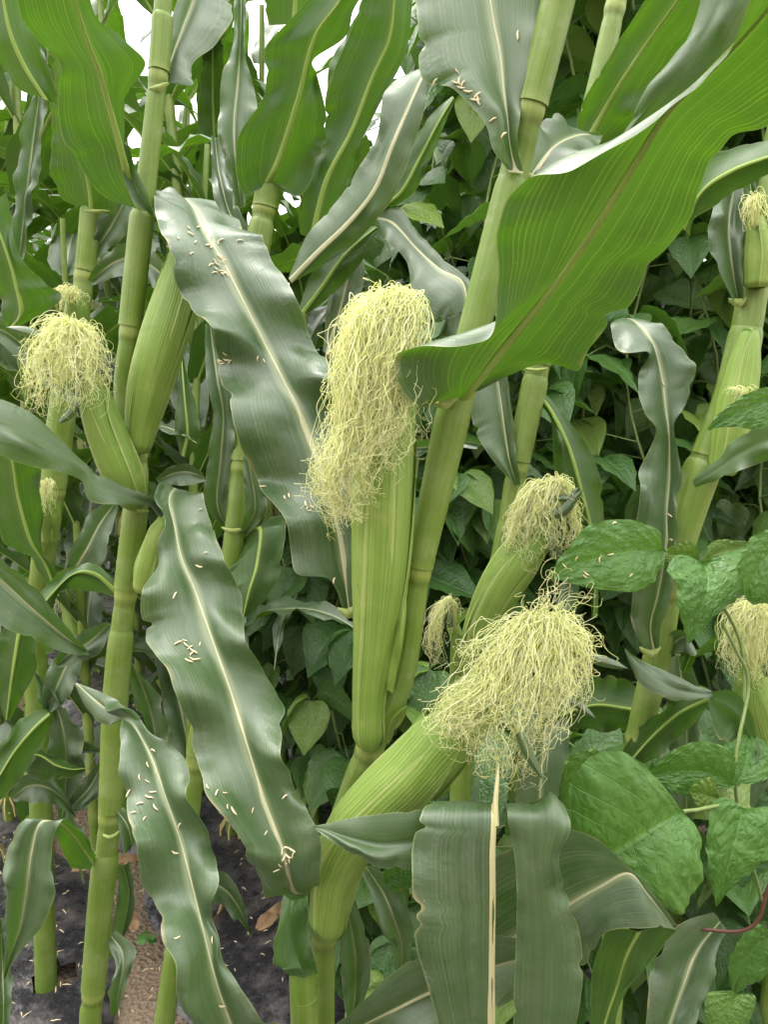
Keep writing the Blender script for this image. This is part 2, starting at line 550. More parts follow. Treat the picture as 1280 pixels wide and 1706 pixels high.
def midrib_data(Mi, N, A, s, w0=0.0034, w1=0.0006, thick=0.34):
    n = len(Mi)
    X = nrm(A)
    f = np.linspace(0, 1, n)
    w = w0 * (1 - f) ** 0.8 + w1
    prof = [(-1, 0.0), (-0.55, 0.42), (0, 0.55), (0.55, 0.42), (1, 0.0), (0.6, -0.9), (0, -1.25), (-0.6, -0.9)]
    V = np.stack([Mi + X * (w * a)[:, None] + N * (w * thick * b)[:, None] for a, b in prof], 1)
    nc = len(prof)
    uv = np.stack(np.broadcast_arrays(np.linspace(0, 1, nc)[None, :], s[:, None]), -1).reshape(-1, 2)
    F = grid_faces(n, nc, True)[:, ::-1]
    j = np.tile(np.arange(nc), n - 1)
    return V.reshape(-1, 3), F, uv, (j >= 4).astype(int)


class Plant:
    def __init__(self, name, label, cat, base, group=None):
        self.base = np.array(base, float)
        self.o = bpy.data.objects.new(name, None)
        COL.objects.link(self.o)
        self.o.location = base
        tag(self.o, label, cat, group)

    def add(self, name, V, F, mats, uv=None, attr=None, mi=None, parent=None, smooth=True):
        me = make_mesh(name, np.asarray(V) - self.base, F, mats, uv, attr, mi, smooth)
        return link(name, me, parent or self.o)


BVH = {}


def corn_leaf(pl, st, face='top', e=None, key=None, rib=0.0034, rib_mat=None, label=None, **kw):
    """st: (mx,my, lx,ly, rx,ry, Y[, dL, dR]) per station, from the collar to the tip"""
    if e is None:
        e = -0.010 if face == 'top' else 0.012
    M, L, R = [], [], []
    for t in st:
        Y = t[6]
        dl, dr = (t[7], t[8]) if len(t) > 7 else (e, e)
        M.append(W(t[0], t[1], Y)); L.append(W(t[2], t[3], Y + dl)); R.append(W(t[4], t[5], Y + dr))
    V, F, uv, Mi, N, A, s = leaf_data(M, L, R, face, seed=abs(hash((st[0][0], st[0][1]))) % 9999, seg=kw.pop('seg', 13), nibble=True, **kw)
    o = pl.add('leaf', V, F, M_LEAF if (rib and rib_mat is None) else M_LEAFP, uv)
    if rib:
        V2, F2, uv2, mi = midrib_data(Mi, N, A, s, rib)
        pl.add('midrib', V2, F2, rib_mat or [M_RIBT, M_RIBU], uv2, mi=mi if rib_mat is None else None, parent=o)
    if label:
        o['label'] = label
    if key:
        BVH[key] = BVHTree.FromPolygons([Vector(p) for p in V], [tuple(int(i) for i in f) for f in F])
    return o


def stalk(pl, pts, nodes, sheaths=(), nc=18):
    """pts: (px,py,Y,r) from top to bottom; last point carried down to the ground. nodes: indices of pts that are nodes"""
    P = np.array([W(*p[:3]) for p in pts]); R = np.array([p[3] for p in pts])
    if P[-1][2] > 0.0:
        d = P[-1] - P[-2]
        foot = np.array([P[-1][0] + d[0] / max(1e-3, -d[2]) * P[-1][2] * 0.3, P[-1][1] + d[1] / max(1e-3, -d[2]) * P[-1][2] * 0.3, -0.02])
        mid = 0.5 * (P[-1] + foot)
        P = np.vstack([P, mid, foot]); R = np.concatenate([R, [R[-1] * 1.05, R[-1] * 1.1]])
    n = (len(P) - 1) * 26 + 1
    X = catmull(np.column_stack([P, R]), n)
    C, r = X[:, :3], X[:, 3].copy()
    s = np.concatenate([[0], np.cumsum(np.linalg.norm(np.diff(C, axis=0), axis=1))])
    ring = np.zeros(n); seam = np.zeros(n)
    for k in nodes:
        d = s - s[k * 26]
        b = np.exp(-(d / 0.005) ** 2)
        r *= 1 + 0.06 * b
        r *= 1 - 0.05 * np.exp(-((d - 0.010) / 0.005) ** 2)
        ring = np.maximum(ring, np.exp(-((d + 0.001) / 0.0045) ** 2))
        seam = np.maximum(seam, np.exp(-((d - 0.0065) / 0.002) ** 2))
    V, F, uv = tube(C, r, nc)
    o = pl.add('stalk', V, F, M_STALK, uv, {'ring': np.repeat(ring, nc), 'seam': np.repeat(seam, nc)})
    for (a, b, ang, grow) in sheaths:          # a: upper index (collar), b: lower index (node); a leaf sheath wrapped round the internode
        i0, i1 = int(a * 26), int(b * 26)
        Cs = C[i0:i1 - 1]; m = len(Cs)
        if m < 4:
            continue
        f = np.linspace(1, 0, m)
        rs = r[i0:i1 - 1] * (1.0 + (.02 + .55 * grow * f) * np.clip((1 - f) / .10, 0, 1) ** .7) + 0.0004 * np.clip((1 - f) / .06, 0, 1) - .0008 * np.clip(1 - (1 - f) / .03, 0, 1)
        T, N, B = frames(Cs)
        na = 22
        th = np.linspace(0, 2 * np.pi * 1.04, na)
        off = np.linspace(0, 0.0012, na)
        Vs = Cs[:, None, :] + (rs[:, None, None] + off[None, :, None]) * (np.cos(th + ang)[None, :, None] * N[:, None, :] + np.sin(th + ang)[None, :, None] * B[:, None, :])
        ss = s[i0:i1 - 1]
        us = np.stack(np.broadcast_arrays((th / 6.5)[None, :], ss[:, None]), -1).reshape(-1, 2)
        rg = np.broadcast_to(np.exp(-((ss[-1] - ss) / 0.004) ** 2)[:, None] * 0.4, (m, na))
        se = np.broadcast_to(((off > 0.00150) * 0.5)[None, :], (m, na))
        pl.add('leaf_sheath', Vs.reshape(-1, 3), grid_faces(m, na), M_STALK, us, {'ring': rg.ravel(), 'seam': se.ravel()}, parent=o)
    return o, C


def collar(pl, px, py, Y, w, h, ang=0.0):
    """the pale crescent where a blade leaves its sheath"""
    c = W(px, py, Y)
    n, m = 13, 6
    V = []
    for i in range(n):
        a = -1 + 2 * i / (n - 1)
        for j in range(m):
            b = j / (m - 1)
            x = a * w * .85; z = h * .22 * abs(a) ** 1.6 + (b - .5) * h * .40 * (1 - .65 * a * a)
            y = .45 * w * a * a - .0022 * math.sin(b * math.pi) + .0004 * math.sin(9 * a)
            V.append((x * math.cos(ang) - z * math.sin(ang), y, x * math.sin(ang) + z * math.cos(ang)))
    pl.add('leaf_collar', np.array(V) + c, grid_faces(n, m), M_COLLAR)


def silk_data(guides, n, spread=(0.002, 0.006), curl=0.0030, rad=0.00027, seed=0, K=60, weights=None, trunc=0.4, wl=(0.016, 0.035)):
    rg = np.random.default_rng(seed)
    G = np.stack([catmull(g, K) for g in guides])
    ng = len(G)
    w = np.ones(ng) if weights is None else np.array(weights, float)
    a = rg.choice(ng, n, p=w / w.sum()); b = rg.choice(ng, n, p=w / w.sum())
    mixf = rg.uniform(0, 0.40, n)[:, None, None]
    P = G[a] * (1 - mixf) + G[b] * mixf
    f = rg.uniform(trunc, 1.08, n)
    idx = np.linspace(0, 1, K)[None, :] * f[:, None] * (K - 1)
    idx = np.clip(idx, 0, K - 1.001)
    i0 = idx.astype(int); fr = (idx - i0)[..., None]
    ar = np.arange(n)[:, None]
    P = P[ar, i0] * (1 - fr) + P[ar, i0 + 1] * fr
    t = np.linspace(0, 1, K)[None, :, None]
    off = nrm(rg.normal(size=(n, 3))) * rg.uniform(0.15, 1, (n, 1)) ** 0.6
    nk = max(4, n // 14)
    cid = rg.integers(0, nk, n)
    coff = nrm(rg.normal(size=(nk, 3)))[cid]
    off2 = coff * rg.uniform(.6, 1.0, (n, 1)) + 0.55 * off
    P = P + off[:, None, :] * spread[0] * (1 - t) + off2[:, None, :] * spread[1] * np.sqrt(t)
    ln = np.linalg.norm(np.diff(P, axis=1), axis=2).sum(1)[:, None]
    s = np.linspace(0, 1, K)[None, :] * ln
    tt = np.linspace(0, 1, K)[None, :]
    for o_ in range(3):
        d1 = nrm(rg.normal(size=(n, 3)))
        d2 = nrm(np.cross(d1, nrm(rg.normal(size=(n, 3)))))
        if o_ == 0:
            lam = rg.uniform(.035, .08, (n, 1)); amp = curl * rg.uniform(.3, 1.3, (n, 1)) * np.clip(s / .03, 0, 1)
        elif o_ == 1:
            lam = rg.uniform(wl[0], wl[1], (n, 1)); amp = curl * rg.uniform(.0, 1.0, (n, 1)) ** 1.5 * (.15 + 1.1 * tt ** 2)
        else:
            lam = rg.uniform(.5, .8, (n, 1)) * wl[0]; amp = curl * .75 * (rg.uniform(0, 1, (n, 1)) > .6) * np.clip((tt - .55) / .3, 0, 1)
        ph = rg.uniform(0, 6.28, (n, 1))
        a_ = 2 * np.pi * s / lam + ph
        P = P + d1[:, None, :] * (np.cos(a_) * amp)[..., None] + d2[:, None, :] * (np.sin(a_) * amp)[..., None]
    T = nrm(np.gradient(P, axis=1))
    ref = nrm(rg.normal(size=(n, 1, 3)))
    N = nrm(np.cross(T, ref)); B = np.cross(T, N)
    R = (rad * rg.uniform(0.7, 1.2, (n, 1)) * (1 - 0.5 * np.linspace(0, 1, K)[None, :] ** 3))[..., None]
    ring = [P + R * (math.cos(q) * N + math.sin(q) * B) for q in (0, 2.0944, 4.18879)]
    V = np.stack(ring, 2).reshape(-1, 3)
    base = grid_faces(K, 3, True)
    F = (base[None] + (np.arange(n) * K * 3)[:, None, None]).reshape(-1, 4)
    tint = np.repeat(rg.uniform(0, 1, n), K * 3)
    along = np.tile(np.repeat(np.linspace(0, 1, K), 3), n)
    return V, F, {'tint': tint, 'along': along}


def ear_parts(C, R, seed=0, n_husk=4, front=(0, -1, 0)):
    """husked ear along C (k,3) with radii R: (core, [husk leaves])"""
    rg = np.random.default_rng(seed)
    n = 40
    X = catmull(np.column_stack([C, R]), n)
    P, r = X[:, :3], X[:, 3]
    r[:3] *= np.array([.70, .97, 1.04])
    T, N, B = frames(P)
    nc = 30
    th = np.linspace(0, 2 * np.pi, nc, endpoint=False)
    s = np.concatenate([[0], np.cumsum(np.linalg.norm(np.diff(P, axis=0), axis=1))])
    lump = 1 + 0.022 * np.sin(3 * th + rg.uniform(0, 6))[None, :] + 0.012 * np.sin(7 * th + 4 * np.linspace(0, 1, n)[:, None])
    V = P[:, None] + (r[:, None] * lump)[..., None] * (np.cos(th)[None, :, None] * N[:, None] + np.sin(th)[None, :, None] * B[:, None])
    uv = np.stack(np.broadcast_arrays((th / 6.2832)[None, :], s[:, None]), -1).reshape(-1, 2)
    core = (V.reshape(-1, 3), grid_faces(n, nc, True), uv, {'tip': np.zeros(n * nc), 'rim': np.zeros(n * nc)})
    husks = []
    for k in range(n_husk):
        c0 = rg.uniform(-0.4, 0.4) + (k - (n_husk - 1) / 2) * 1.35
        span = rg.uniform(0.9, 1.5)
        top = rg.uniform(0.80, 0.98)
        m = int(n * top); na = 17
        f = np.linspace(0, 1, m)
        half = span * np.where(f < 0.55, 1.0, np.sqrt(np.maximum(0.0, 1 - ((f - 0.55) / 0.45) ** 2))) * 1.0 + 0.02
        a = np.linspace(-1, 1, na)
        ang = c0 + half[:, None] * a[None, :]
        o = 0.0005 * (k + 1) + 0.0020 * np.abs(a)[None, :] ** 5 * (.45 + .55 * np.sin(7 * f + 3 * k))[:, None] ** 2 + 0.0035 * (f[:, None] ** 8)
        rr = r[:m, None] * (1 + 0.022 * np.sin(3 * ang)) + o
        Vh = P[:m, None] + rr[..., None] * (np.cos(ang)[..., None] * N[:m, None] + np.sin(ang)[..., None] * B[:m, None])
        uh = np.stack(np.broadcast_arrays((ang / 6.2832 + 0.5), s[:m, None]), -1).reshape(-1, 2)
        husks.append((Vh.reshape(-1, 3), grid_faces(m, na), uh, {'tip': np.repeat(f ** 5, na), 'rim': np.tile(np.abs(a) > .9, m).astype(float)}))
    return core, husks


def ear(pl, axis, radii, guides=None, n=300, seed=0, n_husk=4, silk_kw=None, tips=(), weights=None, label=None, silk_label=None):
    C = [W(*p) for p in axis]
    core, husks = ear_parts(C, radii, seed, n_husk)
    o = pl.add('ear', core[0], core[1], M_HUSK, core[2], core[3])
    for h in husks:
        pl.add('husk_leaf', h[0], h[1], M_HUSK, h[2], h[3], parent=o)
    for tp in tips:                            # small flag leaves at the husk tips: (bx,by, mx,my, tx,ty, Y, halfwidth px)
        bx, by, mx, my, tx, ty, Y, hw = tp
        d = np.array([tx - bx, ty - by], float); d /= np.linalg.norm(d); q = np.array([-d[1], d[0]])
        st = []
        for (x, y, w) in ((bx, by, hw * .7), (mx, my, hw), (.4 * mx + .6 * tx, .4 * my + .6 * ty, hw * .7), (tx, ty, 0.5)):
            st.append((W(x, y, Y), W(x + q[0] * w, y + q[1] * w, Y + .003), W(x - q[0] * w, y - q[1] * w, Y + .003)))
        V, F, uv, *_ = leaf_data([t[0] for t in st], [t[1] for t in st], [t[2] for t in st], 'top', ruffle=0.0006, nh=3, seg=5, buckle=0)
        pl.add('husk_tip', V, F, M_LEAF, uv, parent=o)
    if guides:
        kw = dict(seed=seed)
        kw.update(silk_kw or {})
        V, F, A = silk_data([[W(*p) for p in g] for g in guides], n, weights=weights, **kw)
        so = pl.add('silk', V, F, M_SILK, None, A, parent=o)
        if silk_label:
            so['label'] = silk_label
    if label:
        o['label'] = label
    return o


# ================================================================== SETTING: ground and film
def ground_z(x, y):
    return 0.012 * np.sin(3.1 * x + 1.7 * y) + 0.008 * np.sin(7.3 * x - 5.1 * y + 1.0) + 0.004 * np.sin(17 * x + 13 * y)


def build_ground():
    near = np.arange(-3, 5.001, 0.06)
    far = np.array([6, 8, 11, 16, 25, 40, 70, 120, 250, 500.0])
    ys = np.concatenate([[-500, -100, -30, -10, -5], near, far])
    xs = np.concatenate([-far[::-1] + 1, np.arange(-4, 4.001, 0.06), far - 1])
    X, Y = np.meshgrid(xs, ys)
    fade = np.clip(1.5 - np.hypot(X, Y) / 10, 0, 1)
    V = np.stack([X, Y, ground_z(X, Y) * fade - 0.01], -1).reshape(-1, 3)
    o = link('ground', make_mesh('ground', V, grid_faces(len(ys), len(xs)), M_SOIL))
    tag(o, 'bare brown sandy soil under the corn', 'soil', kind='structure')


build_ground()
ROW = np.array([-0.535, 0.845])          # direction in which the rows run
SIDE = np.array([0.845, 0.535])
FUR = np.array([-0.41, 1.18])            # a point in the bare furrow between two strips of film


def film(name, s0, s1, t0, t1, holes, seed):
    rg = np.random.default_rng(seed)
    ns_, nt = int((s1 - s0) / 0.022), int((t1 - t0) / 0.022)
    S = np.linspace(0, 1, ns_); Tt = np.linspace(t0, t1, nt)
    ed0 = s0 + 0.018 * np.sin(Tt * 9 + seed) + 0.012 * np.sin(Tt * 23)
    ed1 = s1 + 0.018 * np.sin(Tt * 8 + 2 * seed) + 0.012 * np.sin(Tt * 21)
    s_ = ed0[:, None] + (ed1 - ed0)[:, None] * S[None, :]
    X = FUR[0] + ROW[0] * Tt[:, None] + SIDE[0] * s_
    Y = FUR[1] + ROW[1] * Tt[:, None] + SIDE[1] * s_
    bed = 0.05 * np.clip(np.sin(np.pi * S), 0, 1) ** 0.5
    wr = 0
    for _ in range(9):
        a = rg.uniform(0, 3.14); f = rg.uniform(8, 40)
        wr = wr + np.sin(f * (X * math.cos(a) + Y * math.sin(a)) + rg.uniform(0, 6)) * 0.05 / f
    Z = ground_z(X, Y) + 0.004 + bed[None, :] + wr * np.clip(np.sin(np.pi * S), 0, 1)[None, :]
    V = np.stack([X, Y, Z], -1).reshape(-1, 3)
    F = grid_faces(nt, ns_)
    c = V[F].mean(1)
    keep = np.ones(len(F), bool)
    for hx, hy, hr in holes:
        keep &= np.hypot(c[:, 0] - hx, (c[:, 1] - hy)) > hr
    o = link(name, make_mesh(name, V, F[keep], M_FILM))
    return tag(o, None, None, None, 'structure')


def on_ground(px, py, z=0.02):
    d = W(px, py, 1.0) - CAM
    return CAM + d * ((z - CAM[2]) / d[2])


h0 = on_ground(90, 1610, 0.05)
f1 = film('mulch_film', -1.1, -0.045, -1.6, 5.0, [(h0[0], h0[1], 0.035)], 3)
tag(f1, 'wrinkled black plastic mulch film with a small round hole, left of the furrow', 'mulch film')
f2 = film('mulch_film', 0.055, 0.95, -1.6, 5.0, [], 5)
tag(f2, 'black plastic mulch film right of the bare furrow, under the middle plants', 'mulch film')

# ================================================================== HERO CORN PLANTS
# ---- the middle plant with two silky ears
YC = 0.57
pc = Plant('corn_plant', 'tall corn plant in the middle with two silky ears, one upright and one leaning', 'corn plant',
           (W(530, 1706, YC)[0] - 0.03, W(530, 1706, YC)[1], 0))
st_c, C_c = stalk(pc, [
    (955, -110, YC - .02, 0.0097), (930, 0, YC - .015, 0.0101), (882, 185, YC - .01, 0.0104), (858, 285, YC, 0.0106), (800, 510, YC, 0.0104),
    (762, 665, YC, 0.0113), (725, 830, YC, 0.0099), (698, 955, YC, 0.0092), (668, 1130, YC + .005, 0.0104), (616, 1248, YC + .01, 0.0110),
    (580, 1340, YC + .015, 0.0107), (548, 1440, YC + .015, 0.0107), (540, 1560, YC + .01, 0.0104), (536, 1706, YC + .01, 0.0110)],
    nodes=[2, 7, 9, 12], sheaths=[(5.05, 7, 2.4, .16), (3.1, 5.4, 1.0, .05), (0, 2, .5, .1)])
# second tiller at the bottom with its collar
st2 = stalk(pc, [(501, 1608, YC - .046, .0080), (503, 1625, YC - .05, .0097), (506, 1660, YC - .05, .0106), (508, 1720, YC - .05, .0108)], nodes=[])

# big leaf seen from below, reaching over to the upper right
corn_leaf(pc, [
    (775, 664, 740, 664, 800, 650, .555, .0, .0),
    (790, 645, 700, 676, 860, 622, .545, -.030, .02),
    (812, 618, 664, 640, 915, 603, .535, -.035, .02),
    (845, 575, 668, 590, 958, 612, .525, -.030, .02),
    (880, 532, 720, 573, 990, 578, .51, -.020, .02),
    (925, 475, 812, 560, 1045, 505, .495, -.005, .02),
    (965, 420, 832, 470, 1100, 430, .48, .005, .015),
    (1010, 352, 828, 375, 1150, 355, .46, .015, .01),
    (1062, 268, 868, 312, 1174, 282, .44, .015, .01),
    (1112, 190, 960, 275, 1215, 240, .42, .012, .01),
    (1190, 112, 1105, 192, 1290, 200, .40, .012, .01),
    (1275, 20, 1200, 112, 1400, 120, .37, .012, .01),
    (1350, -90, 1258, -15, 1480, 20, .34, .012, .01)], 'under', ruffle=.003, rib=.0042, arch=.06,
    label='broad leaf seen from below with a yellow-green midrib')
collar(pc, 742, 674, .545, .012, .016, .2)

# grey leaf standing up behind the top of the stalk
corn_leaf(pc, [
    (860, 288, 846, 282, 872, 285, .555, 0, 0),
    (850, 240, 822, 250, 862, 240, .555),
    (846, 200, 806, 205, 866, 200, .557),
    (840, 150, 755, 152, 872, 160, .56),
    (834, 90, 704, 132, 885, 80, .565),
    (822, 30, 697, 50, 900, 20, .57),
    (812, -40, 692, -30, 905, -50, .575),
    (805, -120, 700, -120, 900, -130, .58)], 'top', key='upper', rib=.0045, ruffle=.002, label='dusty grey leaf with a wide cream midrib')
corn_leaf(pc, [(880, 300, 868, 300, 890, 305, .585), (905, 265, 885, 245, 925, 290, .60), (930, 240, 900, 205, 958, 262, .625), (965, 225, 930, 205, 990, 250, .66), (1000, 225, 1000, 222, 1004, 229, .69)], 'top', rib=.003)
collar(pc, 888, 300, .575, .013, .02, -.3)

# long grey leaf running up to the left (L1)
corn_leaf(pc, [
    (583, 1028, 574, 1022, 592, 1030, .575, 0, 0),
    (578, 985, 548, 965, 600, 985, .575),
    (572, 935, 492, 950, 612, 935, .575),
    (560, 870, 476, 868, 620, 865, .58, -.022, -.01),
    (540, 800, 424, 798, 612, 800, .59, .014, -.015),
    (505, 700, 390, 705, 580, 690, .605, -.024, .022),
    (472, 632, 362, 612, 566, 640, .62, .016, -.030),
    (440, 570, 350, 545, 532, 590, .635, -.030, -.004),
    (400, 490, 302, 492, 490, 490, .65, -.006, -.022),
    (370, 432, 282, 420, 448, 420, .665, -.024, -.002),
    (340, 385, 258, 350, 432, 400, .685, -.004, -.004),
    (322, 345, 258, 326, 400, 378, .73, -.004, -.004),
    (300, 330, 262, 345, 352, 345, .79, 0, 0),
    (285, 360, 262, 390, 320, 370, .84, 0, 0)], 'top', key='long', ref=6, rib=.0040, ruffle=.005, arch=.08, label='long grey-green leaf strewn with fallen anthers')
collar(pc, 581, 1022, .568, .009, .02, .2)

# second long leaf (L2)
corn_leaf(pc, [
    (515, 1488, 490, 1500, 545, 1480, .585, 0, 0),
    (490, 1484, 445, 1482, 534, 1478, .545, 0, 0),
    (478, 1445, 411, 1430, 534, 1440, .505),
    (468, 1405, 408, 1400, 530, 1385, .505),
    (440, 1330, 345, 1325, 498, 1330, .515, -.022, -.004),
    (412, 1240, 326, 1240, 474, 1265, .53, .012, -.026),
    (385, 1155, 290, 1148, 466, 1165, .55, -.027, .012),
    (352, 1060, 246, 1062, 412, 1068, .575, .004, -.022),
    (325, 985, 234, 1000, 402, 1000, .60, -.026, .006),
    (303, 930, 256, 945, 374, 930, .62, -.006, -.020),
    (290, 875, 279, 880, 350, 868, .645),
    (282, 838, 256, 822, 338, 832, .67),
    (290, 815, 270, 805, 330, 830, .71, 0, 0),
    (305, 820, 290, 830, 322, 850, .75, 0, 0)], 'top', key='second', ref=5, rib=.0036, ruffle=.005, arch=.10, label='wavy grey-green leaf hanging between the two stalks')
corn_leaf(pc, [(506, 1630, 483, 1626, 530, 1622, .500, .01, .01), (500, 1606, 468, 1612, 524, 1596, .504, .01, .02), (488, 1574, 453, 1600, 514, 1560, .530, 0, 0), (482, 1530, 462, 1550, 513, 1515, .575, 0, 0), (488, 1490, 470, 1500, 512, 1480, .60, 0, 0), (500, 1440, 490, 1445, 512, 1435, .63, 0, 0)], 'under', rib=0, ruffle=.001, label='short blade curling up from the lowest collar')
# third long leaf (L3), its base below the picture
corn_leaf(pc, [
    (430, 1860, 360, 1880, 520, 1800, .50),
    (392, 1730, 330, 1740, 470, 1720, .475),
    (362, 1640, 300, 1650, 400, 1650, .47),
    (340, 1555, 275, 1560, 352, 1545, .48, -.022, .006),
    (322, 1480, 245, 1480, 360, 1475, .495, .006, -.020),
    (300, 1400, 222, 1400, 352, 1400, .51, -.022, .004),
    (275, 1325, 205, 1320, 314, 1325, .525, -.004, -.018),
    (252, 1262, 200, 1260, 306, 1262, .545),
    (225, 1215, 201, 1205, 245, 1225, .565),
    (200, 1195, 190, 1210, 207, 1180, .59, 0, 0),
    (165, 1172, 152, 1195, 185, 1160, .61, 0, 0),
    (126, 1138, 124, 1141, 129, 1138, .63, 0, 0)], 'top', key='third', ref=5, rib=.0026, ruffle=.004, arch=.12, label='slender leaf with a thin white midrib, folded over near its tip')

# upright ear and its silk
ear(pc, [(614, 1240, YC), (615, 1160, YC - .005), (626, 1050, YC - .012), (635, 940, YC - .018), (640, 820, YC - .022), (645, 700, YC - .022), (650, 600, YC - .018), (655, 545, YC - .015)],
    [.0115, .0118, .0158, .0205, .0210, .0180, .0120, .006],
    [[(655, 570, .545), (640, 505, .54), (602, 525, .525), (578, 620, .52), (566, 720, .52), (545, 800, .52), (562, 860, .525)],
     [(655, 570, .545), (655, 498, .54), (636, 520, .52), (616, 620, .512), (600, 720, .512), (572, 800, .512), (588, 850, .515)],
     [(660, 570, .545), (676, 495, .54), (682, 530, .525), (662, 620, .512), (645, 700, .510), (618, 780, .512), (628, 825, .514)],
     [(660, 570, .545), (688, 500, .54), (700, 560, .538), (690, 640, .522), (678, 710, .517), (668, 755, .518)],
     [(650, 570, .545), (618, 510, .54), (574, 560, .53), (568, 660, .525), (548, 760, .525), (530, 818, .525), (560, 872, .528)],
     [(650, 560, .54), (640, 510, .53), (610, 545, .52), (595, 640, .514), (585, 740, .514), (560, 810, .515), (575, 845, .515)],
     [(655, 550, .545), (645, 500, .54), (636, 470, .54), (625, 448, .535)],
     [(665, 550, .545), (680, 500, .54), (690, 475, .545), (678, 455, .55)]],
    n=640, seed=1, weights=[1, 1.1, 1.0, .7, .9, 1.0, .08, .08], silk_kw=dict(spread=(.0035, .0100), curl=.0058, wl=(.016, .034)),
    label='upright green ear', silk_label='long pale yellow silk hanging down the upright ear')
# small husk leaf on its right side
corn_leaf(pc, [(648, 1150, 640, 1150, 655, 1155, .555), (655, 1060, 638, 1060, 672, 1065, .55), (668, 960, 650, 965, 682, 955, .548), (680, 900, 676, 905, 684, 898, .548), (684, 872, 683, 874, 686, 873, .55)], 'top', rib=0, ruffle=.001, e=.004).data.materials[0] = M_HUSK
# torn sheath right of the ear base
corn_leaf(pc, [(640, 1235, 630, 1235, 648, 1240, .57), (650, 1205, 638, 1200, 662, 1215, .565), (664, 1190, 655, 1185, 674, 1195, .562), (678, 1176, 676, 1176, 680, 1178, .56)], 'under', rib=0, ruffle=.001).data.materials[0] = M_HUSK

# leaning ear and its silk
ear(pc, [(544, 1556, .555), (551, 1500, .55), (562, 1440, .543), (592, 1382, .535), (640, 1333, .528), (692, 1283, .52), (752, 1215, .512), (820, 1145, .505), (880, 1085, .50)],
    [.0120, .0152, .0178, .0202, .0214, .0214, .0196, .0140, .0060],
    [[(880, 1095, .5), (875, 1040, .497), (828, 1075, .485), (778, 1140, .478), (728, 1175, .478), (722, 1205, .477), (765, 1235, .475)],
     [(880, 1095, .5), (885, 1040, .497), (855, 1080, .48), (825, 1160, .472), (785, 1200, .472), (805, 1240, .472)],
     [(885, 1095, .5), (900, 1032, .495), (888, 1090, .475), (868, 1180, .468), (848, 1240, .468), (828, 1305, .472)],
     [(885, 1095, .5), (920, 1036, .495), (932, 1100, .48), (930, 1170, .473), (900, 1230, .473), (868, 1305, .478)],
     [(885, 1090, .5), (940, 1036, .497), (964, 1090, .49), (962, 1150, .487), (940, 1215, .485)],
     [(885, 1090, .5), (880, 1030, .49), (840, 1100, .475), (800, 1170, .47), (745, 1195, .473), (735, 1225, .475)],
     [(890, 1080, .5), (905, 1010, .5), (925, 968, .505), (930, 950, .51)],
     [(890, 1070, .5), (950, 1015, .5), (1000, 985, .51)],
     [(895, 1070, .5), (960, 1050, .49), (1003, 1072, .49), (1010, 1080, .49)],
     [(890, 1075, .5), (835, 1045, .49), (790, 1075, .485), (800, 1095, .48)],
     [(900, 1090, .5), (960, 1060, .485), (975, 1120, .485), (965, 1165, .485)]],
    n=640, seed=2, weights=[1.1, .8, 1.0, 1.1, .8, .7, .3, .3, .35, .25, .35], silk_kw=dict(spread=(.004, .0085), curl=.0055, wl=(.014, .03)),
    tips=[(865, 1220, 878, 1250, 906, 1300, .462, 9), (960, 1085, 1000, 1100, 1047, 1114, .49, 9), (945, 1165, 968, 1178, 992, 1196, .488, 7)],
    label='fat ear leaning out to the right', silk_label='tangled pale yellow silk mop on the leaning ear')

# leaf bent over in front: tip part to the left, two torn panels hanging down
corn_leaf(pc, [
    (760, 1400, 770, 1345, 770, 1450, .475, 0, 0),
    (700, 1400, 700, 1348, 700, 1448, .468, 0, -.006),
    (640, 1408, 630, 1356, 640, 1446, .466, .003, -.006),
    (590, 1398, 580, 1364, 595, 1428, .468, .003, -.006),
    (548, 1384, 545, 1372, 545, 1396, .472, .002, -.004),
    (522, 1378, 521, 1376, 523, 1380, .476, 0, 0)], 'top', rib=0, ruffle=.001, label='pointed side lobe of the bent leaf')
corn_leaf(pc, [
    (818, 1720, 745, 1760, 820, 1720, .455, -.004, 0),
    (818, 1640, 712, 1640, 820, 1640, .452, -.010, 0),
    (819, 1565, 691, 1565, 821, 1565, .449, -.014, 0),
    (820, 1490, 687, 1488, 822, 1490, .448, -.012, 0),
    (820, 1420, 688, 1412, 822, 1420, .448, -.004, 0),
    (822, 1378, 698, 1370, 824, 1378, .450, -.002, 0),
    (822, 1352, 704, 1352, 824, 1352, .455, 0, 0),
    (822, 1340, 710, 1342, 824, 1340, .466, .002, 0),
    (822, 1341, 714, 1343, 824, 1341, .480, .002, 0),
    (822, 1356, 716, 1358, 824, 1356, .494, 0, 0),
    (822, 1390, 716, 1392, 824, 1390, .506, 0, 0)], 'top', ref=3, rib=.0027, rib_mat=M_DRYRIB, ruffle=.002, arch=.04, label='wide torn panel of the bent leaf along its dry midrib')
corn_leaf(pc, [
    (900, 1760, 855, 1760, 950, 1760, .458, 0, -.004),
    (905, 1640, 857, 1640, 970, 1640, .455, 0, -.008),
    (905, 1560, 861, 1560, 967, 1560, .452, 0, -.006),
    (900, 1490, 861, 1490, 945, 1490, .452, 0, 0),
    (895, 1430, 858, 1430, 932, 1432, .453, 0, -.003),
    (895, 1380, 849, 1380, 950, 1380, .454, 0, -.004),
    (892, 1354, 845, 1354, 944, 1356, .459, 0, 0),
    (888, 1341, 842, 1342, 936, 1345, .470, 0, 0),
    (885, 1342, 842, 1343, 930, 1345, .484, 0, 0),
    (882, 1358, 842, 1358, 928, 1360, .497, 0, 0),
    (880, 1392, 842, 1392, 926, 1392, .508, 0, 0)], 'top', ref=3, rib=0, ruffle=.002, arch=.05, label='narrow torn panel of the bent leaf')
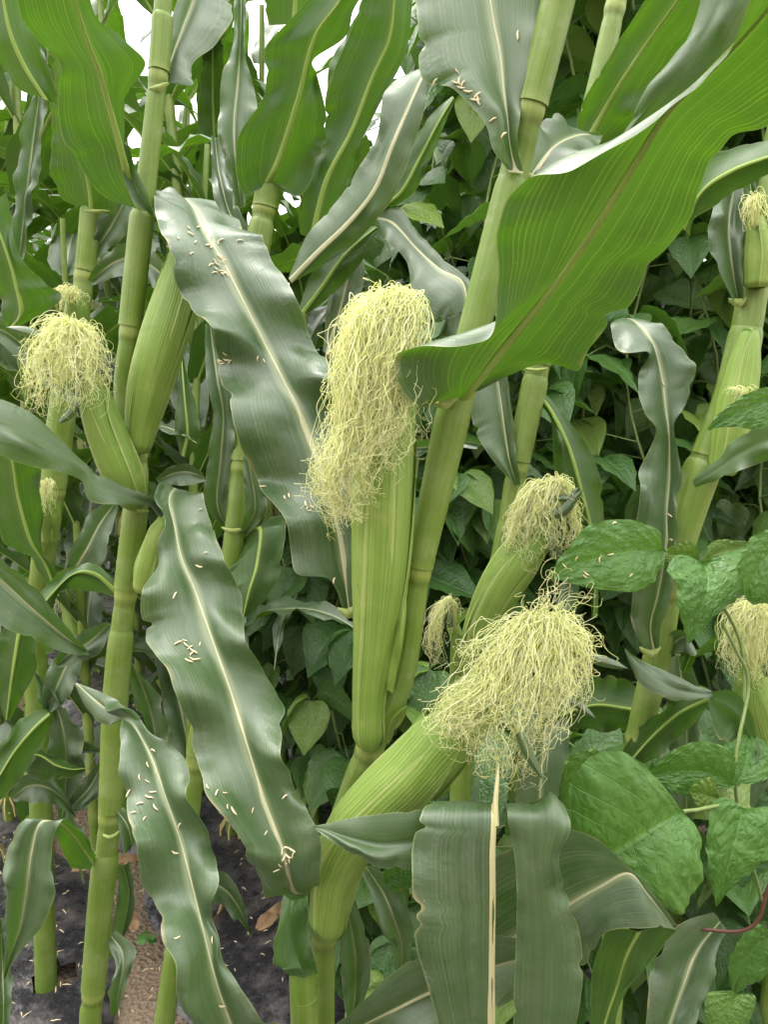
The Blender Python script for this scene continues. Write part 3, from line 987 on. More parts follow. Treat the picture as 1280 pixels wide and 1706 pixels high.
tb = tube(catmull([W(826, 1375, .452), W(826, 1340, .456), W(829, 1300, .462), (W(831, 1272, .47))], 12), np.linspace(.0024, .0007, 12), 8)
pc.add('torn_midrib', tb[0], tb[1], M_DRYRIB, tb[2])

# leaf behind the torn panels, bent at its crease
corn_leaf(pc, [
    (800, 1600, 760, 1480, 830, 1680, .55, 0, 0),
    (870, 1555, 830, 1425, 905, 1640, .535, 0, 0),
    (945, 1510, 932, 1385, 975, 1608, .52, 0, 0),
    (1000, 1478, 990, 1394, 1010, 1552, .51, 0, -.01),
    (1048, 1455, 1046, 1442, 1075, 1546, .505, 0, -.012),
    (1080, 1490, 1088, 1485, 1105, 1545, .508, 0, -.01),
    (1120, 1542, 1130, 1543, 1128, 1549, .515, 0, 0)], 'top', key='crease', ref=2, rib=.0026, ruffle=.001, arch=.03, label='creased leaf behind the torn panels')
corn_leaf(pc, [
    (1065, 1552, 1008, 1554, 1130, 1550, .512, 0, 0),
    (1045, 1590, 992, 1600, 1105, 1575, .52, .01, 0),
    (1030, 1640, 985, 1650, 1062, 1625, .53, .01, 0),
    (1010, 1700, 985, 1710, 1030, 1690, .535, 0, 0),
    (995, 1770, 985, 1780, 1010, 1770, .54, 0, 0)], 'under', rib=.0015, ruffle=.002)

corn_leaf(pc, [(570, 1470, 562, 1470, 580, 1470, .62), (582, 1530, 566, 1535, 602, 1525, .63), (592, 1590, 566, 1600, 618, 1590, .64), (592, 1650, 572, 1655, 612, 1650, .65), (585, 1720, 580, 1720, 592, 1720, .66)], 'top', rib=.0012, ruffle=.003, label='dark leaf beside the foot of the leaning ear')
corn_leaf(pc, [(610, 1445, 600, 1450, 622, 1440, .70), (640, 1490, 622, 1500, 662, 1480, .69), (660, 1540, 640, 1555, 685, 1530, .69), (670, 1580, 655, 1590, 688, 1575, .71), (668, 1640, 660, 1640, 678, 1640, .73)], 'top', rib=.0015, ruffle=.003)
corn_leaf(pc, [(540, 1740, 545, 1720, 550, 1770, .56), (620, 1700, 600, 1672, 650, 1735, .54), (700, 1660, 680, 1605, 735, 1710, .53), (780, 1625, 760, 1560, 800, 1690, .52), (860, 1600, 850, 1560, 870, 1640, .52), (930, 1590, 928, 1585, 932, 1595, .52)], 'top', rib=.003, ruffle=.003, label='dark leaf crossing the bottom behind the torn panels')
# ---- the left plant
YL = 0.73
plq = Plant('corn_plant', 'corn plant on the left with a mop of curly silk on a tilted ear', 'corn plant', (W(140, 1706, YL)[0] - .02, W(140, 1706, YL)[1], 0))
st_l, C_l = stalk(plq, [
    (280, -110, YL, 0.0079), (272, 0, YL, 0.0079), (263, 128, YL, 0.0084), (250, 250, YL, 0.0088), (236, 370, YL, 0.0095),
    (216, 555, YL, 0.0095), (206, 660, YL, 0.0093), (226, 758, YL, 0.0103), (228, 830, YL, 0.0097), (209, 992, YL, 0.0103), (192, 1160, YL, 0.0111),
    (183, 1362, YL, 0.0113), (168, 1500, YL, 0.0111), (155, 1655, YL, 0.0113), (150, 1720, YL, 0.0115)],
    nodes=[2, 5, 7, 9, 11, 13], sheaths=[(8.1, 9, 1.0, .16), (3.9, 5, 2.5, .1), (1.2, 2, .2, .1), (9.35, 11, .6, .12), (11.4, 13, 1.4, .12)])
# leaf A, seen from below
corn_leaf(plq, [
    (234, 350, 228, 348, 242, 352, .715, 0, 0),
    (216, 305, 172, 326, 228, 300, .70),
    (205, 265, 124, 258, 208, 262, .685),
    (192, 215, 98, 212, 206, 200, .67),
    (178, 165, 96, 150, 215, 148, .655),
    (165, 120, 102, 110, 241, 107, .64),
    (148, 75, 66, 74, 196, 62, .625),
    (132, 25, 38, 35, 160, 28, .61),
    (115, -40, 20, -40, 140, -40, .59)], 'under', ruffle=.004, rib=.0032, arch=.08, label='broad ribbed leaf seen from below, curving up beside the stalk')
# rolled edge strip of the same leaf collar
corn_leaf(plq, [(255, 360, 246, 352, 262, 362, .705), (235, 330, 222, 338, 246, 322, .70), (218, 290, 206, 300, 226, 280, .70), (208, 240, 203, 245, 212, 236, .70)], 'top', rib=0, ruffle=.001)
# leaf D, grey, up right
corn_leaf(plq, [
    (272, 138, 266, 132, 285, 140, .735, 0, 0),
    (280, 112, 272, 105, 322, 140, .745),
    (292, 80, 278, 66, 320, 105, .755),
    (306, 42, 286, 30, 362, 70, .765),
    (322, 0, 300, -10, 390, 25, .775),
    (340, -60, 315, -70, 388, -40, .785)], 'top', rib=.0040, ruffle=.002)
collar(plq, 264, 146, .72, .011, .014, .3)
# leaf LA crossing to the left edge
corn_leaf(plq, [
    (250, 838, 262, 830, 250, 845, .705, 0, 0),
    (222, 830, 228, 818, 218, 840, .69, .004, -.004),
    (190, 820, 194, 806, 192, 841, .675, .006, -.006),
    (158, 808, 160, 790, 150, 832, .665, .006, -.006),
    (140, 785, 147, 776, 132, 800, .66, .006, .0),
    (108, 762, 122, 752, 96, 786, .65, .008, -.004),
    (60, 738, 72, 705, 48, 776, .635, .012, -.006),
    (0, 710, 8, 668, -10, 752, .62, .012, -.006),
    (-80, 690, -70, 655, -80, 725, .61, 0, 0)], 'top', ref=6, rib=0, ruffle=.002, arch=.05, label='leaf crossing the tilted ear to the left edge')
collar(plq, 232, 850, .708, .009, .012, -.5)
# tilted ear with silk
ear(plq, [(226, 842, .715), (205, 790, .70), (182, 735, .695), (165, 690, .69), (152, 645, .69), (140, 605, .695)],
    [.0105, .0152, .0166, .0145, .0105, .006],
    [[(135, 605, .69), (118, 548, .685), (82, 560, .675), (56, 600, .672), (48, 655, .675)],
     [(132, 605, .69), (105, 542, .685), (78, 580, .67), (68, 640, .668), (72, 685, .67)],
     [(138, 605, .69), (132, 550, .685), (150, 585, .672), (160, 635, .668), (158, 685, .67)],
     [(132, 605, .69), (112, 545, .68), (100, 590, .665), (96, 640, .662), (100, 690, .665)],
     [(138, 600, .69), (150, 552, .685), (174, 600, .68), (178, 650, .68)],
     [(132, 605, .69), (100, 548, .69), (60, 560, .69), (38, 610, .69), (42, 640, .69)],
     [(136, 605, .69), (125, 555, .68), (128, 600, .662), (130, 640, .660), (126, 672, .662)]],
    n=420, seed=3, weights=[1, 1, 1, .8, .9, .5, .5], silk_kw=dict(spread=(.004, .008), curl=.0056, wl=(.014, .032)),
    tips=[(75, 568, 50, 555, 10, 545, .672, 9), (130, 672, 115, 690, 98, 705, .665, 8), (130, 660, 128, 630, 120, 595, .668, 7)],
    label='tilted ear left of the stalk', silk_label='round mop of thin curly pale silk')
# ear standing right of the stalk
ear(plq, [(228, 752, .72), (236, 705, .718), (250, 640, .715), (270, 570, .715), (290, 505, .72), (304, 450, .73), (314, 405, .74), (318, 385, .745)],
    [.0105, .0130, .0175, .0200, .0190, .0155, .008, .001], seed=4, label='plump ear without silk hugging the stalk')
# small shoot right of the lower stalk
ear(plq, [(236, 985, .715), (246, 940, .712), (262, 890, .71), (274, 868, .712), (280, 856, .712)], [.008, .010, .0085, .005, .0008], seed=5, n_husk=2, label='thin ear shoot beside the stalk')
# arching lower leaf hanging to the left
corn_leaf(plq, [
    (156, 1440, 150, 1450, 160, 1425, .72, 0, 0),
    (128, 1400, 118, 1440, 150, 1412, .70, .01, 0),
    (98, 1372, 85, 1385, 108, 1362, .68, 0, 0),
    (66, 1372, 42, 1365, 88, 1400, .665, 0, 0),
    (52, 1420, 14, 1410, 86, 1440, .66, 0, 0),
    (44, 1480, 8, 1475, 90, 1490, .66),
    (34, 1540, 10, 1540, 68, 1545, .665),
    (18, 1590, 10, 1590, 30, 1590, .67),
    (6, 1630, 5, 1630, 8, 1630, .675)], 'top', ref=5, rib=.0016, ruffle=.002, label='drooping lower leaf over the black film')
corn_leaf(plq, [(196, 1352, 192, 1360, 205, 1345, .71), (212, 1375, 200, 1390, 222, 1362, .70), (218, 1410, 208, 1418, 226, 1400, .70), (200, 1425, 198, 1428, 204, 1424, .70)], 'top', rib=.001)
collar(plq, 184, 1395, .715, .010, .012, .2)
# leaf left of the stalk at mid height
corn_leaf(plq, [
    (192, 985, 200, 975, 190, 995, .745, 0, 0), (160, 958, 165, 944, 150, 985, .74), (125, 955, 140, 940, 95, 985, .735), (90, 985, 95, 955, 80, 1040, .735),
    (65, 1020, 62, 995, 92, 1080, .74), (60, 1060, 52, 1050, 75, 1090, .745)], 'under', rib=.002, ruffle=.003)
corn_leaf(plq, [
    (145, 1086, 142, 1080, 148, 1092, .69), (110, 1062, 112, 1045, 100, 1085, .67), (60, 1020, 68, 992, 45, 1062, .655), (0, 965, 8, 935, -20, 1020, .645), (-60, 910, -50, 890, -75, 940, .64)], 'top', rib=.0016, ruffle=.003, arch=.06)
corn_leaf(plq, [(190, 1190, 186, 1200, 196, 1180, .74), (205, 1240, 190, 1260, 225, 1225, .75), (215, 1300, 200, 1320, 235, 1290, .77), (215, 1370, 205, 1375, 225, 1360, .78)], 'top', rib=.0015)
corn_leaf(plq, [(186, 1560, 178, 1570, 192, 1550, .72), (205, 1590, 190, 1620, 220, 1575, .70), (200, 1640, 182, 1650, 216, 1620, .69), (190, 1690, 184, 1692, 196, 1685, .69)], 'top', rib=.001, ruffle=.004)
corn_leaf(plq, [(205, 1440, 195, 1440, 215, 1435, .75), (215, 1490, 195, 1500, 222, 1470, .76), (205, 1545, 182, 1560, 222, 1520, .77), (190, 1590, 180, 1595, 198, 1580, .78)], 'top', rib=.001, ruffle=.003)

# ---- plant behind, carrying the smooth round leaf base at the top (plant B)
YB = 0.92
pb = Plant('corn_plant', 'corn plant behind the long grey leaf with a broad upright leaf base at the top', 'corn plant', (W(265, 1720, .92)[0], .92, 0))
stalk(pb, [(448, 300, YB, .0125), (440, 350, YB, .0130), (428, 430, YB, .0125), (412, 600, YB + .02, .0125), (402, 780, YB + .01, .0130), (386, 930, YB, .0130), (360, 1100, YB, .0128), (326, 1270, YB, .0128), (297, 1540, YB, .0130), (272, 1720, YB, .0138)],
      nodes=[1, 4, 7], sheaths=[(0, 1, .5, .08), (1.3, 4, 1.9, .08), (5.2, 7, .9, .1)])
corn_leaf(pb, [
    (447, 302, 436, 310, 462, 308, .905, 0, 0),
    (456, 285, 408, 326, 500, 326, .895),
    (470, 250, 394, 285, 534, 268, .885),
    (486, 200, 398, 225, 545, 205, .87),
    (502, 145, 440, 160, 530, 130, .855),
    (515, 90, 440, 95, 522, 100, .84),
    (530, 50, 448, 70, 575, 62, .83),
    (560, 10, 500, 15, 590, 15, .82),
    (600, -50, 560, -60, 620, -30, .81)], 'under', ruffle=.003, rib=.0036, arch=.12, label='leaf with a rounded base seen from below, lit through')
corn_leaf(pb, [
    (402, 345, 396, 345, 408, 345, .95), (392, 260, 368, 250, 412, 290, .95), (390, 200, 364, 205, 428, 200, .955), (396, 140, 370, 130, 424, 150, .96), (400, 80, 388, 70, 408, 90, .97), (402, 10, 390, 10, 410, 10, .98), (400, -60, 390, -60, 410, -60, 1.0)], 'top', rib=.002, ruffle=.004)
corn_leaf(pb, [
    (420, 400, 414, 400, 428, 405, .93), (385, 360, 362, 350, 396, 350, .96), (365, 290, 352, 280, 385, 300, 1.0), (358, 230, 352, 225, 366, 232, 1.03)], 'top', rib=.002)
corn_leaf(pb, [(490, 40, 448, 42, 530, 48, .98), (492, 0, 440, 0, 540, 0, .97), (495, -70, 445, -70, 545, -70, .95)], 'under', rib=.003)
# leaves spraying right of it
corn_leaf(pb, [
    (484, 468, 481, 462, 487, 471, .80), (530, 420, 508, 400, 540, 440, .79), (580, 372, 560, 335, 600, 395, .785), (625, 315, 595, 285, 655, 330, .78),
    (655, 240, 628, 225, 690, 240, .775), (685, 170, 642, 150, 712, 165, .78), (705, 128, 680, 122, 716, 145, .79), (720, 112, 718, 110, 723, 116, .80)], 'top', ref=3, rib=.0022, ruffle=.003, e=.012, label='dark ruffled leaf slanting up to the right')
corn_leaf(pb, [
    (520, 400, 500, 390, 530, 408, .93), (530, 350, 498, 350, 568, 345, .92), (548, 290, 515, 285, 582, 300, .91), (585, 220, 540, 215, 600, 240, .90), (620, 130, 545, 150, 640, 160, .885), (650, 60, 580, 60, 678, 80, .87), (660, -40, 620, -40, 690, -40, .85)], 'under', rib=.003, ruffle=.003, label='light green leaf standing up against the sky')
corn_leaf(pb, [
    (630, 350, 622, 345, 645, 352, .88), (668, 320, 648, 300, 690, 320, .87), (700, 262, 676, 250, 722, 255, .865), (730, 205, 715, 195, 742, 205, .86), (756, 162, 754, 160, 759, 165, .86)], 'under', rib=.0015)
corn_leaf(pb, [
    (505, 520, 498, 515, 512, 524, .84), (535, 480, 515, 465, 555, 490, .835), (570, 430, 545, 412, 600, 440, .83), (600, 400, 585, 385, 622, 400, .83), (628, 378, 626, 376, 632, 380, .84)], 'under', rib=.0015)
corn_leaf(pb, [(545, 590, 538, 585, 552, 592, .86), (565, 520, 545, 510, 590, 525, .86), (580, 460, 558, 450, 608, 455, .86), (590, 420, 585, 415, 600, 420, .86)], 'top', rib=.0015, e=.006)
corn_leaf(pb, [(560, 190, 545, 190, 575, 195, 1.0), (585, 110, 550, 105, 610, 120, 1.0), (615, 40, 590, 30, 650, 50, 1.0), (640, -40, 620, -40, 665, -40, 1.0)], 'under', rib=.002)
# grey leaf drooping right of the spray
corn_leaf(pb, [
    (622, 362, 620, 352, 628, 372, .90, 0, 0), (655, 372, 662, 346, 640, 402, .87, .01, -.01), (695, 415, 700, 388, 676, 430, .84, .01, -.01), (735, 450, 738, 432, 690, 500, .81, .01, -.01), (770, 470, 786, 468, 722, 532, .79, .005, -.005), (780, 520, 795, 500, 760, 540, .78, 0, 0)], 'top', rib=.0022, ruffle=.003, label='grey drooping leaf behind the upright ear')
corn_leaf(pb, [(760, 560, 728, 560, 772, 560, .66), (745, 530, 718, 540, 790, 500, .66), (730, 560, 700, 560, 745, 545, .655), (700, 565, 690, 560, 705, 572, .65)], 'under', rib=0)
# lower leaves
corn_leaf(pb, [(395, 905, 388, 905, 402, 905, .93), (432, 880, 380, 945, 470, 855, .90), (428, 940, 385, 970, 472, 930, .88), (415, 985, 388, 1000, 452, 985, .87), (405, 1028, 402, 1030, 412, 1028, .87)], 'under', rib=.003, ruffle=.003, label='bright green leaf under the long grey leaf')
corn_leaf(pb, [(382, 885, 374, 880, 388, 885, .95), (362, 840, 342, 840, 380, 840, .94), (368, 760, 345, 770, 392, 750, .93), (372, 690, 355, 690, 388, 690, .93), (360, 620, 342, 620, 385, 610, .94), (350, 540, 342, 540, 360, 540, .96)], 'top', rib=.002, ruffle=.003)
collar(pb, 388, 885, .905, .018, .016, 0)
corn_leaf(pb, [(405, 890, 398, 890, 412, 890, .92), (425, 850, 408, 850, 442, 855, .90), (420, 800, 405, 800, 440, 800, .90), (412, 760, 405, 760, 420, 760, .91)], 'top', rib=.002)

# ---- the slim plant behind the stalk of the middle plant (plant M)
YM = 0.86
pm = Plant('corn_plant', 'slim corn plant behind the middle stalk with a silky ear facing the dark vines', 'corn plant', (W(760, 1300, 1.0)[0] - .02, 0.93, 0))
stalk(pm, [(1045, -90, YM, .0105), (1025, 15, YM, .0105), (1004, 110, YM, .0108), (970, 255, YM, .0112), (935, 430, YM, .0115), (895, 620, YM, .0130), (862, 780, YM, .0120), (838, 930, YM, .0118), (800, 1060, YM, .0125), (780, 1210, YM, .0130), (768, 1320, YM, .013)],
      nodes=[6, 9, 1], sheaths=[(5.05, 6, .8, .1), (3.1, 5, 1.5, .05), (6.6, 9, 2.0, .1)])
corn_leaf(pm, [
    (972, 252, 965, 250, 982, 250, .845, 0, 0), (985, 225, 962, 225, 1010, 245, .835), (1010, 180, 965, 190, 1050, 210, .82), (1040, 130, 985, 145, 1090, 160, .80), (1080, 70, 1025, 80, 1130, 100, .78), (1130, 0, 1075, 0, 1175, 40, .75), (1180, -80, 1130, -90, 1220, -60, .72)], 'under', rib=.003, ruffle=.002, label='leaf seen from below at the top right, in front of the vines')
corn_leaf(pm, [
    (1032, 240, 1026, 241, 1040, 238, .76, 0, 0), (1080, 182, 1042, 218, 1112, 190, .72, .03, 0), (1130, 120, 1078, 150, 1172, 148, .69, .03, 0), (1175, 55, 1124, 92, 1222, 92, .67, .03, 0), (1205, -10, 1160, 30, 1262, 20, .655, .03, 0), (1235, -100, 1180, -80, 1300, -90, .64, .03, 0)], 'top', rib=0, ruffle=.002, label='grey upper side of a leaf turning its back')
collar(pm, 968, 255, .84, .012, .015, 0)
collar(pm, 893, 617, .84, .016, .012, 0)
corn_leaf(pm, [
    (862, 808, 856, 805, 868, 808, .85), (850, 770, 832, 780, 862, 765, .85), (842, 720, 800, 735, 858, 720, .855), (835, 670, 786, 690, 850, 660, .86), (828, 620, 790, 630, 845, 610, .87), (820, 560, 800, 560, 835, 560, .88)], 'top', rib=.0034, ruffle=.002, label='grey leaf standing behind the middle stalk')
corn_leaf(pm, [
    (900, 660, 895, 668, 905, 652, .86), (922, 690, 918, 700, 930, 680, .85), (950, 750, 922, 765, 985, 752, .845), (970, 820, 935, 830, 1004, 820, .845), (985, 880, 958, 890, 1006, 880, .85), (992, 950, 985, 950, 1000, 950, .86), (990, 1030, 986, 1030, 996, 1030, .87)], 'under', rib=.002, ruffle=.002, label='dark green leaf drooping right of the slim stalk')
corn_leaf(pm, [(858, 800, 852, 800, 866, 802, .87), (880, 775, 866, 780, 890, 790, .88), (905, 800, 885, 790, 912, 815, .89), (925, 830, 920, 830, 930, 832, .9)], 'top', rib=.0015)
ear(pm, [(792, 1085, .84), (800, 1050, .835), (830, 985, .825), (865, 930, .82), (895, 885, .82), (915, 850, .825)], [.013, .018, .0225, .0220, .0155, .007],
    [[(915, 865, .82), (905, 808, .815), (872, 832, .805), (852, 880, .80), (858, 938, .80)],
     [(915, 865, .82), (915, 803, .815), (890, 850, .80), (878, 900, .797), (876, 948, .80)],
     [(918, 865, .82), (940, 808, .815), (962, 855, .81), (966, 905, .81), (945, 920, .81)],
     [(915, 862, .82), (925, 805, .81), (915, 850, .80), (925, 890, .80), (930, 915, .80)],
     [(915, 865, .82), (890, 808, .815), (862, 850, .81), (848, 890, .808), (852, 925, .808)],
     [(918, 862, .82), (930, 800, .815), (955, 820, .81), (958, 880, .808)]],
    n=330, seed=6, silk_kw=dict(spread=(.004, .007), curl=.0042, rad=.0004), tips=[(905, 865, 940, 850, 972, 815, .80, 9), (925, 830, 950, 830, 965, 812, .802, 7)],
    label='ear behind the middle stalk', silk_label='small mop of greenish yellow silk')
ear(pm, [(765, 1190, .90), (766, 1130, .895), (765, 1080, .89), (758, 1040, .89)], [.008, .011, .010, .005],
    [[(755, 1050, .885), (745, 1003, .88), (722, 1030, .875), (712, 1075, .875), (720, 1112, .875)], [(757, 1050, .885), (750, 1000, .88), (735, 1030, .87), (730, 1075, .87), (738, 1105, .87)], [(758, 1050, .885), (762, 1003, .885), (772, 1020, .885)]],
    n=150, seed=8, weights=[1, 1, .3], n_husk=2, silk_kw=dict(spread=(.003, .006), curl=.004), tips=[(752, 1045, 748, 1030, 742, 1005, .872, 6), (765, 1080, 775, 1060, 790, 1035, .88, 6)], label='small ear low behind the middle stalk')
corn_leaf(pm, [(900, 1330, 860, 1345, 945, 1345, .75), (905, 1260, 865, 1270, 948, 1262, .76), (915, 1180, 880, 1185, 950, 1180, .78), (930, 1080, 905, 1080, 955, 1080, .80), (950, 980, 935, 980, 965, 980, .83), (965, 900, 962, 900, 968, 900, .85)], 'top', rib=.002, ruffle=.002, label='grey leaf hanging behind the tangled silk')
corn_leaf(pm, [(800, 740, 805, 735, 795, 748, .9), (760, 735, 765, 728, 750, 745, .92), (710, 745, 715, 732, 700, 758, .94), (650, 750, 650, 740, 645, 760, .96)], 'top', rib=.0015)
corn_leaf(pm, [(900, 930, 892, 935, 908, 925, .84), (930, 905, 920, 920, 938, 890, .85), (960, 880, 950, 895, 968, 868, .86), (1000, 850, 998, 852, 1002, 848, .88)], 'top', rib=.001)

# ---- the right plant
YR = 0.72
pr = Plant('corn_plant', 'corn plant at the right edge with a leaf hanging beside its slanting stalk', 'corn plant', (W(1050, 1300, .74)[0] - .06, .76, 0))
stalk(pr, [(1310, 180, YR, .0120), (1278, 330, YR, .0125), (1262, 440, YR, .0130), (1242, 560, YR, .0138), (1212, 680, YR, .0145), (1172, 780, YR, .0150), (1138, 885, YR, .0140), (1116, 985, YR, .0122), (1098, 1080, YR, .0130), (1065, 1230, YR + .01, .0130), (1045, 1340, YR + .02, .013)],
      nodes=[2, 7, 9], sheaths=[(4.9, 7, 2.2, .14), (2.9, 4.9, 1.2, .06)])
ear(pr, [(1205, 790, .700), (1222, 700, .698), (1238, 620, .700), (1248, 565, .70), (1252, 545, .70)], [.012, .016, .014, .008, .0008],
    [[(1238, 668, .685), (1236, 650, .683), (1222, 645, .68), (1216, 655, .68)], [(1240, 668, .685), (1248, 645, .683), (1258, 650, .68), (1262, 662, .68)], [(1240, 668, .685), (1240, 648, .68), (1230, 658, .676)]],
    n=60, seed=9, n_husk=2, silk_kw=dict(spread=(.002, .004), curl=.002), label='young ear with a tuft of first silk')
ear(pr, [(1262, 480, .70), (1266, 420, .70), (1260, 368, .70), (1260, 360, .70)], [.010, .012, .006, .001],
    [[(1258, 375, .69), (1252, 330, .69), (1242, 345, .685), (1245, 375, .685)], [(1260, 375, .69), (1262, 325, .69), (1272, 350, .685), (1275, 380, .685)], [(1258, 375, .69), (1258, 335, .685), (1255, 365, .68)]],
    n=90, seed=10, n_husk=2, silk_kw=dict(spread=(.002, .005), curl=.003))
corn_leaf(pr, [
    (1090, 1085, 1076, 1085, 1100, 1085, .705, 0, 0), (1085, 1040, 1058, 1050, 1102, 1040, .70), (1098, 985, 1054, 1000, 1120, 980, .70), (1110, 910, 1062, 910, 1126, 905, .705), (1112, 850, 1063, 840, 1128, 850, .71), (1116, 795, 1066, 790, 1134, 800, .715),
    (1116, 730, 1092, 722, 1126, 712, .72), (1110, 680, 1070, 682, 1148, 668, .725), (1104, 630, 1066, 632, 1158, 620, .73), (1092, 582, 1080, 590, 1148, 590, .735), (1078, 555, 1036, 588, 1120, 560, .745), (1058, 535, 1018, 545, 1085, 535, .77), (1045, 530, 1020, 540, 1060, 535, .80)], 'top', key='right', ref=4, rib=.0034, ruffle=.004, arch=.10, label='grey leaf hanging straight with a pale raised midrib')
collar(pr, 1086, 1090, .70, .012, .022, 0)
corn_leaf(pr, [(1108, 1085, 1100, 1085, 1116, 1090, .72), (1140, 1060, 1125, 1050, 1150, 1090, .71), (1155, 1080, 1145, 1060, 1160, 1100, .71), (1140, 1120, 1135, 1115, 1150, 1122, .71)], 'top', rib=.0015)
corn_leaf(pr, [(1156, 806, 1155, 800, 1160, 812, .69, 0, 0), (1190, 785, 1182, 775, 1200, 798, .67, .006, -.006), (1232, 755, 1215, 738, 1245, 780, .65, .006, -.006), (1275, 735, 1262, 712, 1290, 762, .63, .006, -.006), (1330, 720, 1320, 705, 1340, 745, .61, 0, 0)], 'top', rib=0, label='short leaf leaving the right stalk towards the edge')
corn_leaf(pr, [(1234, 512, 1226, 508, 1240, 512, .715), (1225, 470, 1200, 455, 1240, 470, .71), (1218, 420, 1185, 410, 1242, 415, .71), (1215, 370, 1180, 375, 1242, 365, .72), (1225, 310, 1200, 320, 1245, 305, .73), (1245, 250, 1235, 255, 1255, 250, .75)], 'top', rib=.001, ruffle=.003)
collar(pr, 1233, 505, .705, .010, .02, .1)
corn_leaf(pr, [(1140, 380, 1132, 365, 1150, 395, .66, 0, 0), (1170, 320, 1174, 270, 1160, 362, .64), (1220, 285, 1225, 246, 1220, 325, .62), (1280, 262, 1285, 232, 1280, 292, .60), (1350, 240, 1350, 215, 1350, 262, .58)], 'under', rib=.002, ruffle=.002)
corn_leaf(pr, [(1280, 400, 1284, 380, 1276, 420, .70), (1250, 300, 1262, 290, 1240, 310, .72), (1280, 265, 1285, 245, 1275, 285, .73), (1320, 250, 1320, 240, 1320, 260, .74)], 'top', rib=.001)
# curled leaf below
corn_leaf(pr, [
    (1190, 1156, 1185, 1150, 1195, 1162, .68, 0, 0), (1160, 1155, 1155, 1140, 1165, 1165, .67, .004, -.004), (1120, 1145, 1112, 1120, 1120, 1166, .66, .006, -.006), (1078, 1118, 1074, 1102, 1070, 1142, .655, .006, -.004), (1052, 1095, 1054, 1090, 1050, 1106, .655, 0, 0), (1042, 1080, 1042, 1079, 1041, 1082, .655, 0, 0)], 'top', rib=0, ruffle=.001, label='grey pointed leaf tip curling over the dark gap')
corn_leaf(pr, [
    (1185, 1162, 1188, 1152, 1180, 1172, .68, 0, 0), (1215, 1180, 1222, 1152, 1195, 1225, .665, 0, 0), (1238, 1205, 1248, 1178, 1215, 1240, .655, 0, 0), (1255, 1245, 1262, 1232, 1240, 1250, .65, 0, 0), (1262, 1285, 1272, 1275, 1252, 1290, .645, 0, 0)], 'under', rib=0, ruffle=.001)
corn_leaf(pr, [
    (1262, 1235, 1262, 1225, 1266, 1245, .64, 0, 0), (1266, 1280, 1262, 1262, 1276, 1285, .635, 0, 0), (1264, 1310, 1252, 1300, 1280, 1305, .63, 0, 0), (1252, 1345, 1250, 1340, 1256, 1345, .63, 0, 0)], 'top', rib=0, ruffle=.001)
corn_leaf(pr, [
    (1180, 1165, 1178, 1158, 1184, 1172, .685, 0, 0), (1130, 1190, 1125, 1168, 1140, 1225, .70, 0, 0), (1085, 1230, 1075, 1205, 1095, 1260, .71, 0, 0), (1045, 1275, 1035, 1255, 1055, 1290, .72, 0, 0), (1000, 1320, 990, 1310, 1008, 1330, .73, 0, 0)], 'under', rib=.0015)
corn_leaf(pr, [
    (1130, 1090, 1115, 1095, 1150, 1095, .74), (1140, 1160, 1112, 1165, 1168, 1160, .745), (1145, 1230, 1118, 1235, 1170, 1225, .75), (1145, 1320, 1125, 1320, 1165, 1315, .755), (1140, 1400, 1136, 1400, 1146, 1400, .76)], 'top', rib=.002, label='whitish grey leaf hanging behind the curled tip')
corn_leaf(pr, [
    (1090, 1190, 1085, 1180, 1095, 1200, .72), (1040, 1180, 1045, 1130, 1045, 1220, .74), (990, 1175, 1000, 1125, 1000, 1215, .75), (940, 1190, 945, 1150, 945, 1215, .76), (900, 1210, 899, 1208, 901, 1212, .77)], 'under', rib=.0015)
# leaves at the lower right corner
corn_leaf(pr, [
    (1200, 1535, 1190, 1520, 1212, 1550, .60), (1165, 1580, 1125, 1545, 1195, 1590, .59), (1140, 1640, 1090, 1610, 1185, 1640, .58), (1115, 1710, 1075, 1700, 1165, 1700, .57), (1090, 1800, 1060, 1800, 1130, 1800, .56)], 'top', rib=.002, ruffle=.003, label='shaded leaf in the lower right corner')

# ---- plant beyond the right edge with an ear in view
pe = Plant('corn_plant', 'corn plant cut off by the right edge, only its ear with yellow silk in view', 'corn plant', (.50, .86, 0))
stalk(pe, [(1420, 500, .84, .011), (1400, 800, .84, .012), (1370, 1100, .845, .013), (1330, 1300, .85, .013)], nodes=[1, 2])
ear(pe, [(1310, 1330, .82), (1278, 1240, .80), (1258, 1170, .79), (1250, 1110, .785)], [.012, .021, .020, .010],
    [[(1255, 1110, .78), (1245, 1012, .775), (1220, 1030, .77), (1212, 1080, .768), (1222, 1110, .77)], [(1258, 1110, .78), (1262, 1005, .775), (1245, 1040, .762), (1240, 1100, .758), (1245, 1140, .76)],
     [(1260, 1110, .78), (1280, 1005, .775), (1272, 1050, .762), (1265, 1100, .758), (1268, 1145, .76)], [(1262, 1110, .78), (1300, 1010, .775), (1310, 1060, .77), (1300, 1120, .77)]],
    n=300, seed=12, silk_kw=dict(spread=(.004, .009), curl=.0035))
corn_leaf(pe, [(1400, 790, 1395, 780, 1405, 800, .83), (1450, 700, 1420, 680, 1480, 720, .85), (1520, 620, 1500, 600, 1540, 650, .88)], 'under')

